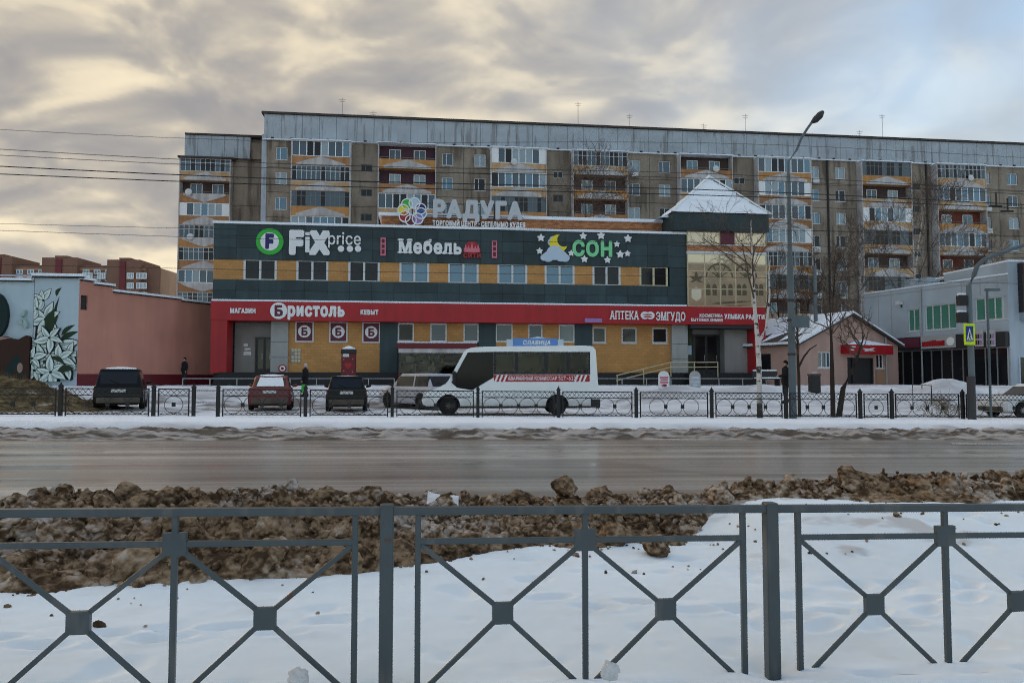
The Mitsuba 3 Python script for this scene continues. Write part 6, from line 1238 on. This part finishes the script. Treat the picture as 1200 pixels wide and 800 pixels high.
# ------------------------------------------------------------------ trees
mat('m_bark', stained((0.045, 0.036, 0.03), 0.3, 3, 0.2), 0.9, 0.1)
mat('m_twig', (0.11, 0.08, 0.066), 0.9, 0.1)
def birch_fn(p, n, uv):
    m_ = ss(0.60, 0.70, fb(p.x * 5 + p.y * 5, p.y * 2, p.z * 7, 3)); low = 1 - ss(0.5, 1.3, p.z + 0.3 * nz(p.x * 9, p.y * 9, p.z * 4))
    return mx(mi.Color3f(0.56, 0.53, 0.50), mi.Color3f(0.05, 0.045, 0.04), dr.clip(m_ + low, 0, 1))
mat('m_birch', mikit.proc(birch_fn), 0.8, 0.15)
def grow(mb, p, d, L, r, lev, rng, up=0.12, spread=0.7, wob=0.16, nkids=(3, 5), minr=0.006, droop=0.0, taper=0.45):
    n = 5; pts = [np.array(p)]; rs = [r]; d = np.array(d, float); d /= np.linalg.norm(d)
    for i in range(n):
        d = d + rng.normal(0, wob, 3) + np.array([0, 0, up - droop * i / n]); d /= np.linalg.norm(d)
        pts.append(pts[-1] + d * L / n); rs.append(max(minr, r * (1 - (1 - taper) * (i + 1) / n)))
    mb.tube(pts, rs, 6 if r > 0.04 else 4)
    if lev == 0: return pts
    for k in range(rng.integers(nkids[0], nkids[1] + 1)):
        t = rng.uniform(0.3, 1.0); i = min(n - 1, int(t * n)); q = pts[i] + (pts[i + 1] - pts[i]) * (t * n - i)
        a = rng.normal(0, 1, 3); a -= a @ d * d; a /= np.linalg.norm(a); dd = d * (1 - spread * 0.45) + a * spread
        grow(mb, q, dd, L * rng.uniform(0.5, 0.75), max(minr, rs[i] * rng.uniform(0.45, 0.65)), lev - 1, rng, up, spread, wob, nkids, minr, droop, taper)
    return pts
def tree(name, label, cat, base, height, r, seed, bark, levels=4, lean=(0, 0), trunk_frac=0.45, spread=0.75, kids=(3, 5), forks=5, up=0.12, wob=0.15, droop=0.0, minr=0.007, group=None, first=0.35, trunk_pts=None):
    k = thing(name, label, cat, group); rng = np.random.default_rng(seed); base = np.array(base, float)
    tm, cm = MB(), MB()
    if trunk_pts is None:
        n = 9; pts = []
        for i in range(n):
            t = i / (n - 1); pts.append(base + np.array([lean[0] * t + 0.03 * height * math.sin(t * 4 + seed) * t * 0.6, lean[1] * t, height * t]))
    else: pts = [np.array(q, float) for q in trunk_pts]; n = len(pts)
    rs = [max(minr, r * (1 - 0.85 * i / (n - 1))) for i in range(n)]
    tm.tube(pts, rs, 10)
    for j in range(forks):
        t = first + (0.97 - first) * (j + rng.random() * 0.6) / forks; i = min(n - 2, int(t * (n - 1))); q = pts[i] + (pts[i + 1] - pts[i]) * (t * (n - 1) - i)
        a = rng.uniform(0, 2 * math.pi); dd = np.array([math.cos(a) * spread, math.sin(a) * spread, 0.75])
        grow(cm, q, dd, height * (1 - t * 0.62) * 0.5 * rng.uniform(0.7, 1.1), max(minr, rs[i] * 0.55), levels - 1, rng, up, spread, wob, kids, minr, droop)
    put('trunk', tm, bark, W, k, smooth=40); put('crown', cm, 'm_twig', W, k, smooth=False)
    return k
def gbase(u, v, D):
    p = at(u, v, D); return [p[0], p[1], ground_at(p[0], p[1]) - 0.1]
# birch in front of the right entrance
b = gbase(890.5, 468, 28.6); tr = [b] + [at(u, v, 28.6) for u, v in ((889.5, 430), (887.5, 395), (884.5, 362), (883, 335), (882, 310), (881, 285), (880, 258))]; tr[0][0] = tr[1][0]
kb = tree('birch_tree', 'slender white birch with a forked trunk in front of the red end column', 'tree', b, 7.5, 0.11, 21, 'm_birch', 4, trunk_pts=tr, forks=7, first=0.45, spread=0.7, kids=(3, 4), minr=0.005, up=0.05)
q = [at(u, v, 28.6) for u, v in ((888, 402), (893, 394), (898, 383), (900, 365), (902, 345), (901, 320), (903, 300))]; put('fork', MB().tube(q, [0.075, 0.065, 0.055, 0.045, 0.035, 0.025, 0.012], 8), 'm_birch', W, kb, smooth=40)
tr = [gbase(975, 468, 30)] + [at(u, v, 30) for u, v in ((975, 430), (974.5, 404), (973.5, 385), (973, 368))]; tr[0][0] = tr[1][0]
tree('pruned_tree', 'upright dark pruned street tree with knobbly branch ends in front of the gabled house', 'tree', tr[0], 4, 0.10, 31, 'm_bark', 3, trunk_pts=tr, forks=8, first=0.6, spread=0.8, kids=(2, 4), minr=0.010, up=0.25, wob=0.25)
tr = [gbase(982, 468, 30.2)] + [at(u, v, 30.2) for u, v in ((988, 455), (997, 437), (1004, 420), (1009, 405), (1013, 392))]
tree('pruned_tree', 'dark pruned street tree leaning to the right in front of the shop door', 'tree', tr[0], 4, 0.12, 35, 'm_bark', 3, trunk_pts=tr, forks=8, first=0.6, spread=0.8, kids=(2, 4), minr=0.010, up=0.2, wob=0.25)
tr = [gbase(936.5, 470, 30)] + [at(u, v, 30) for u, v in ((936, 440), (935, 420), (934.5, 395), (934, 372), (933, 350))]; tr[0][0] = tr[1][0]
k3 = tree('street_tree', 'thin dark young tree directly behind the street lamp pole', 'tree', tr[0], 4, 0.07, 37, 'm_bark', 3, trunk_pts=tr, forks=7, first=0.4, spread=0.8, minr=0.009)
q = [at(u, v, 30) for u, v in ((936, 430), (942, 418), (949, 409), (957, 404))]; put('side_branch', MB().tube(q, [0.045, 0.04, 0.03, 0.02], 6), 'm_bark', W, k3, smooth=40)
far_trees = [('birch_tree', 'tall leaning white birch rising behind the roof of the grey shop building', 1062, 62, 15.5, 0.13, 'm_birch', (1.7, 0), 41, 9), ('birch_tree', 'slim white birch in front of the apartment block between lamp and grey building', 1012, 66, 13.0, 0.10, 'm_birch', (-0.3, 0), 43, 8),
             ('bare_tree', 'dark spreading bare tree right of the street lamp in front of the apartment block', 975, 64, 10.5, 0.15, 'm_bark', (0.4, 0), 47, 10), ('bare_tree', 'bare tree beside the snowy tower roof', 914, 68, 10.0, 0.16, 'm_bark', (0.0, 0), 51, 10),
             ('bare_tree', 'wide bare tree behind the upper windows at the right of the grey shop building', 1166, 58, 10.0, 0.16, 'm_bark', (-0.6, 0), 53, 11), ('bare_tree', 'small bare tree whose twigs show above the roof left of the tower', 688, 72, 18.8, 0.14, 'm_bark', (0.2, 0), 57, 9)]
for nm, lab, u, D, h, r, bk_, ln, sdd, fk in far_trees:
    p = at(u, 440, D); tree(nm, lab, 'tree', [p[0], p[1], 0.9], h, r, sdd, bk_, 4, ln, forks=fk, first=0.3 if u != 688 else 0.72, spread=0.8, kids=(4, 5), minr=0.011, up=0.1, group=None)
# ------------------------------------------------------------------ small things in front of the buildings
p = at(408.5, 440, 42.5); ck = place(p[0], p[1], ground_at(p[0], p[1]), math.atan(TS)); zt_ = at(408, 409, 42.5)[2] - ground_at(p[0], p[1])
rk = thing('red_pillar', 'square red vending pillar with a heart and a snow cap in front of the ochre wall', 'vending machine')
put('body', MB().mesh(hull([[a, b, z] for a in (-0.36, 0.36) for b in (-0.3, 0.3) for z in (-0.1, zt_ - 0.30)], 0.03, 8)), 'm_dark_red', ck, rk, smooth=30); put('head', MB().mesh(hull([[a, b, z] for a in (-0.38, 0.38) for b in (-0.32, 0.32) for z in (zt_ - 0.24, zt_ - 0.04)], 0.03, 8)), 'm_dark', ck, rk, smooth=30)
put('snow_cap', MB().mesh(hullv([((a, b, zt_ + 0.02), 0.05) for a in (-0.3, 0.3) for b in (-0.25, 0.25)] + [((0, 0, zt_ + 0.12), 0.08)])), 'm_snow_cap', ck, rk, smooth=40)
put('panel', B(-0.30, 0.05, -0.36, -0.332, zt_ - 0.45, zt_ - 0.28), 'm_off_white', ck, rk)
hz = zt_ - 0.95; ht = unary_union([ellipse(-0.09, hz + 0.06, 0.115, 0.11, 16), ellipse(0.09, hz + 0.06, 0.115, 0.11, 16), Polygon([(-0.19, hz + 0.02), (0.19, hz + 0.02), (0, hz - 0.22)])]); put('heart', MB().prism(ht, -0.345, -0.331), 'm_red_paint', ck, rk)
put('spots', MB().prism(unary_union([ellipse(a, zt_ - b, 0.035, 0.035, 8) for a, b in ((-0.25, 0.6), (0.26, 0.58), (-0.24, 1.25), (0.25, 1.3), (0.0, 1.5))]), -0.342, -0.331), 'm_pink_sign', ck, rk)
for u, v1, D, c1, lab in ((778, 434.5, 39.5, 'm_pink_sign', 'pink and white round topped pavement sign standing in the snow'), (814.5, 434.5, 40.0, 'm_ornament', 'pale grey round topped pavement sign near the right entrance')):
    p = at(u, 455, D); g = ground_at(p[0], p[1]) - 0.05; fr = place(p[0], p[1], g, math.atan(TS)); h = at(u, v1, D)[2] - g; w_ = 0.29
    st_ = thing('pavement_sign', lab, 'pavement sign'); shp = unary_union([sbox(-w_, 0, w_, h - w_), ellipse(0, h - w_, w_, w_, 20)])
    put('board', MB().prism(shp, -0.06, 0.06), 'm_white_paint' if c1 == 'm_pink_sign' else c1, fr, st_); put('print', MB().prism(unary_union([sbox(-0.22, h * 0.55, 0.22, h * 0.68), sbox(-0.22, h * 0.30, 0.22, h * 0.42), ellipse(0, h * 0.18, 0.16, 0.08)]), -0.068, -0.061), 'm_pink_sign' if c1 == 'm_pink_sign' else 'm_pale_blue', fr, st_)
    if c1 == 'm_pink_sign': put('print_dark', MB().prism(unary_union([ellipse(0.02, h * 0.19, 0.1, 0.05), sbox(-0.2, h * 0.48, 0.2, h * 0.52)]), -0.074, -0.069), 'm_maroon', fr, st_)
p = at(954.5, 455, 40.5); g = ground_at(p[0], p[1]); fr = place(p[0], p[1], g, math.atan(TS)); hb = at(954, 438, 40.5)[2] - g
tb = thing('litter_bin', 'dark square litter bin in the snow before the gabled house', 'litter bin'); put('body', MB().mesh(hull([[a, b, z] for a in (-0.22, 0.22) for b in (-0.2, 0.2) for z in (0.02, hb - 0.12)], 0.03, 8)), 'm_dark', fr, tb, smooth=30); put('rim', MB().box(-0.27, 0.27, -0.25, 0.25, hb - 0.08, hb), 'm_dark_metal', fr, tb); put('rubbish', MB().mesh(hullv([((-0.1, 0, hb + 0.02), 0.07), ((0.12, 0.02, hb + 0.05), 0.06)])), 'm_ornament', fr, tb, smooth=40)
f_ = Frame(0, 32.2, 1, TS); s0, s1 = f_.s(1069.5, 458), f_.s(1091.5, 458); z1 = f_.z(1080, 450.5); bf = thing('metal_frame', 'small black metal frame standing before the white snow pile', 'barrier')
put('frame', MB().tube([[s0, 0, z1 - 0.95], [s0, 0, z1], [s1, 0, z1 - 0.04], [s1, 0, z1 - 0.95]], 0.025, 6).tube([[lerp(s0, s1, .5), 0, z1 - 0.02], [lerp(s0, s1, .5), 0, z1 - 0.2]], 0.02, 5), 'm_iron', f_, bf)
# bare shrub on the snow pile
sh = MB(); rng = np.random.default_rng(9); p = at(1105, 460, 32.8); g = ground_at(p[0], p[1])
for i in range(26): grow(sh, [p[0] + rng.normal(0, 0.45), p[1] + rng.normal(0, 0.2), g - 0.05], [rng.normal(0, 0.6), rng.normal(0, 0.4), 1], rng.uniform(0.4, 0.85), 0.012, 2, rng, 0.02, 0.7, 0.2, (2, 4), 0.006)
put('bare_shrub', sh, 'm_dry_grass', W, label='brown bare shrub at the foot of the white snow pile', cat='shrub')
bn_ = thing('street_bench', 'dark bench with snow on its seat and back beside the red end column', 'bench'); p = at(899, 447, 47.5); fr = place(p[0], p[1], ground_at(p[0], p[1]), 0.25)
put('seat', B(-0.9, 0.9, -0.25, 0.25, 0.40, 0.46), 'm_dark', fr, bn_); put('backrest', B(-0.9, 0.9, 0.22, 0.28, 0.55, 0.95), 'm_dark', fr, bn_)
for x in (-0.75, 0.75): put('leg', B(x - 0.04, x + 0.04, -0.22, 0.28, 0.0, 0.40), 'm_dark', fr, bn_)
put('seat_snow', MB().mesh(hullv([((a, b, 0.48), 0.06) for a in (-0.8, 0.8) for b in (-0.15, 0.12)])), 'm_snow_cap', fr, bn_, smooth=40); put('back_snow', MB().mesh(hullv([((a, 0.25, 0.98), 0.05) for a in (-0.82, 0.82)])), 'm_snow_cap', fr, bn_, smooth=40)
# the near side of the street, behind the camera, as the tower glazing mirrors it
OB = Frame(44, -14, 1, 0.12); ob = thing('opposite_block', 'brown block on the near side of the street, mirrored in the tower glazing', 'apartment building')
put('wall', B(0, 36, -12, 0, -1, 21), 'm_far_brick', OB, ob); put('roof', B(-0.3, 36.3, -12.3, 0.3, 21, 21.5), 'm_roof_felt', OB, ob)
for i in range(7):
    for j in range(12): put('window', B(1.2 + 2.9 * j, 2.7 + 2.9 * j, 0.0, 0.04, 1.6 + 2.8 * i, 3.1 + 2.8 * i), 'm_glass_dark' if (i + j) % 3 else 'm_off_white', OB, ob)
for i, (x, y, h, wh) in enumerate(((45, 2, 17.5, 'shorter'), (52, -3, 19, 'taller'))): tree('bare_tree', f'{wh} of two bare trees across the street, mirrored in the tower glazing', 'tree', [x, y, -0.5], h, 0.24, 91 + i, 'm_bark', 4, forks=12, first=0.3, spread=0.8, kids=(4, 5), minr=0.02, group='bare trees mirrored in the tower glazing')
# black low fence rails behind, right of the birch
# ------------------------------------------------------------------ people
def person(label, u, vhead, D, heading, height, arm_fwd=False, hat='m_coat_black', coat='m_coat_black', bag=None, foot_v=None):
    key = thing('person', label, 'person'); p = at(u, vhead, D); zt_ = p[2]; z0 = zt_ - height; fr = place(p[0], D, z0, heading, height / 1.75)
    V = lambda *a: np.array(a, float)
    hip = lambda s: V(0, 0.09 * s, 0.90); kn = lambda s: V(0.03, 0.10 * s, 0.49); an = lambda s: V(-0.02 + 0.05 * s, 0.10 * s, 0.08); toe = lambda s: V(0.16 + 0.05 * s, 0.115 * s, 0.04)
    sh_ = lambda s: V(0, 0.185 * s, 1.42)
    def arm(s):
        if arm_fwd and s > 0: return V(0.10, 0.24, 1.16), V(0.33, 0.18, 1.12)
        return V(-0.02, 0.25 * s, 1.14), V(0.06, 0.25 * s, 0.90)
    segs, coatm, trm = [], [], []
    def bone(lst, *it): lst.append(hullv(it, 12))
    bone(segs, (V(0, 0, 0.95), 0.12), (V(0, 0, 1.2), 0.115)); bone(segs, (V(0, 0, 1.2), 0.115), (V(0, 0.10, 1.40), 0.08), (V(0, -0.10, 1.40), 0.08)); bone(segs, (V(0, 0, 1.42), 0.06), (V(0.01, 0, 1.54), 0.052))
    bone(segs, (V(0.0, 0, 1.66), 0.088), (V(0.025, 0, 1.60), 0.075), (V(0.04, 0, 1.565), 0.05)); bone(segs, (V(0.09, 0, 1.62), 0.014), (V(0.105, 0, 1.595), 0.016))
    bone(coatm, (V(0, 0.10, 0.80), 0.12), (V(0, -0.10, 0.80), 0.12), (V(0, 0.06, 1.18), 0.135), (V(0, -0.06, 1.18), 0.135)); bone(coatm, (V(0, 0.06, 1.18), 0.135), (V(0, -0.06, 1.18), 0.135), (V(0, 0.14, 1.41), 0.09), (V(0, -0.14, 1.41), 0.09)); bone(coatm, (V(0, 0, 1.44), 0.085), (V(0, 0, 1.51), 0.075))
    for s in (-1, 1):
        bone(segs, (hip(s), 0.085), (kn(s), 0.055)); bone(segs, (kn(s), 0.055), (an(s), 0.04)); bone(segs, (an(s), 0.04), (toe(s), 0.03)); e, w_ = arm(s)
        bone(segs, (sh_(s), 0.055), (e, 0.042)); bone(segs, (e, 0.042), (w_, 0.03)); dv_ = (w_ - e) / np.linalg.norm(w_ - e); hand = w_ + dv_ * 0.07; bone(segs, (w_, 0.028), (hand, 0.036))
        sd_ = np.cross(dv_, V(0, 1, 0)); sd_ /= np.linalg.norm(sd_)
        for k in range(4): q = hand + sd_ * (0.03 * (k - 1.5) * 0.7); bone(segs, (q, 0.010), (q + dv_ * (0.065 - 0.008 * abs(k - 1.2)), 0.009)); 
        bone(segs, (w_ + dv_ * 0.03 + sd_ * 0.03, 0.011), (w_ + dv_ * 0.07 + sd_ * 0.06, 0.010))
        bone(coatm, (sh_(s), 0.085), (e, 0.07)); bone(coatm, (e, 0.07), (w_, 0.052)); bone(trm, (hip(s), 0.11), (kn(s), 0.078)); bone(trm, (kn(s), 0.078), (an(s) + V(0, 0, 0.03), 0.062))
    bone(trm, (hip(1), 0.11), (hip(-1), 0.11))
    def fuse(l, e=0.035):
        m = m3.Manifold.batch_boolean(l, m3.OpType.Add).refine_to_length(e).to_mesh(); t = trimesh.Trimesh(np.asarray(m.vert_properties)[:, :3], np.asarray(m.tri_verts)); trimesh.smoothing.filter_taubin(t, iterations=8); return MB().mesh(t)
    put('body', fuse(segs), 'm_skin', fr, key, smooth=True); put('coat', fuse(coatm), coat, fr, key, smooth=True); put('trousers', fuse(trm), 'm_trousers', fr, key, smooth=True)
    put('hat', MB().mesh(hullv([(V(-0.01, 0, 1.70), 0.098), (V(-0.02, 0, 1.66), 0.096)], 16)), hat, fr, key, smooth=40)
    for s in (-1, 1):
        put('boot', MB().mesh(hullv([(an(s) + V(-0.03, 0, 0.06), 0.062), (an(s) - V(0.02, 0, 0.02), 0.055), (toe(s), 0.048)])), 'm_black_rubber', fr, key, smooth=40); put('eye', MB().mesh(m3.Manifold.sphere(0.012, 10).translate([0.098, 0.032 * s, 1.638])), 'm_dark', fr, key, smooth=True); put('ear', MB().mesh(hullv([(V(0, 0.088 * s, 1.63), 0.016), (V(0, 0.086 * s, 1.60), 0.012)])), 'm_skin', fr, key, smooth=40)
    put('mouth', MB().mesh(hullv([(V(0.086, 0.02, 1.563), 0.005), (V(0.086, -0.02, 1.563), 0.005)])), 'm_dark_red', fr, key)
    return key, fr
person('person in a dark coat standing in front of the pink wall', 216.5, 419.3, 48.5, math.pi / 2 + 2.6, 1.72)
person('person in a black coat with a pale fur hat walking behind the parked cars', 358, 426.5, 38.5, math.pi * 0.95, 1.70, hat='m_ornament')
person('person in black holding out one arm beside the street lamp', 920.3, 423.0, 31.0, math.pi, 1.76, arm_fwd=True)
bp = at(356.5, 453.5, 38.0); put('shopping_bag', MB().mesh(hullv([((bp[0] - 0.12, bp[1], bp[2] - 0.22), 0.05), ((bp[0] + 0.12, bp[1], bp[2] - 0.22), 0.05), ((bp[0] - 0.09, bp[1], bp[2] + 0.10), 0.04), ((bp[0] + 0.09, bp[1], bp[2] + 0.1), 0.04)])), 'm_green_sign', W, smooth=30, label='bright green shopping bag carried by the person with the pale hat', cat='bag')
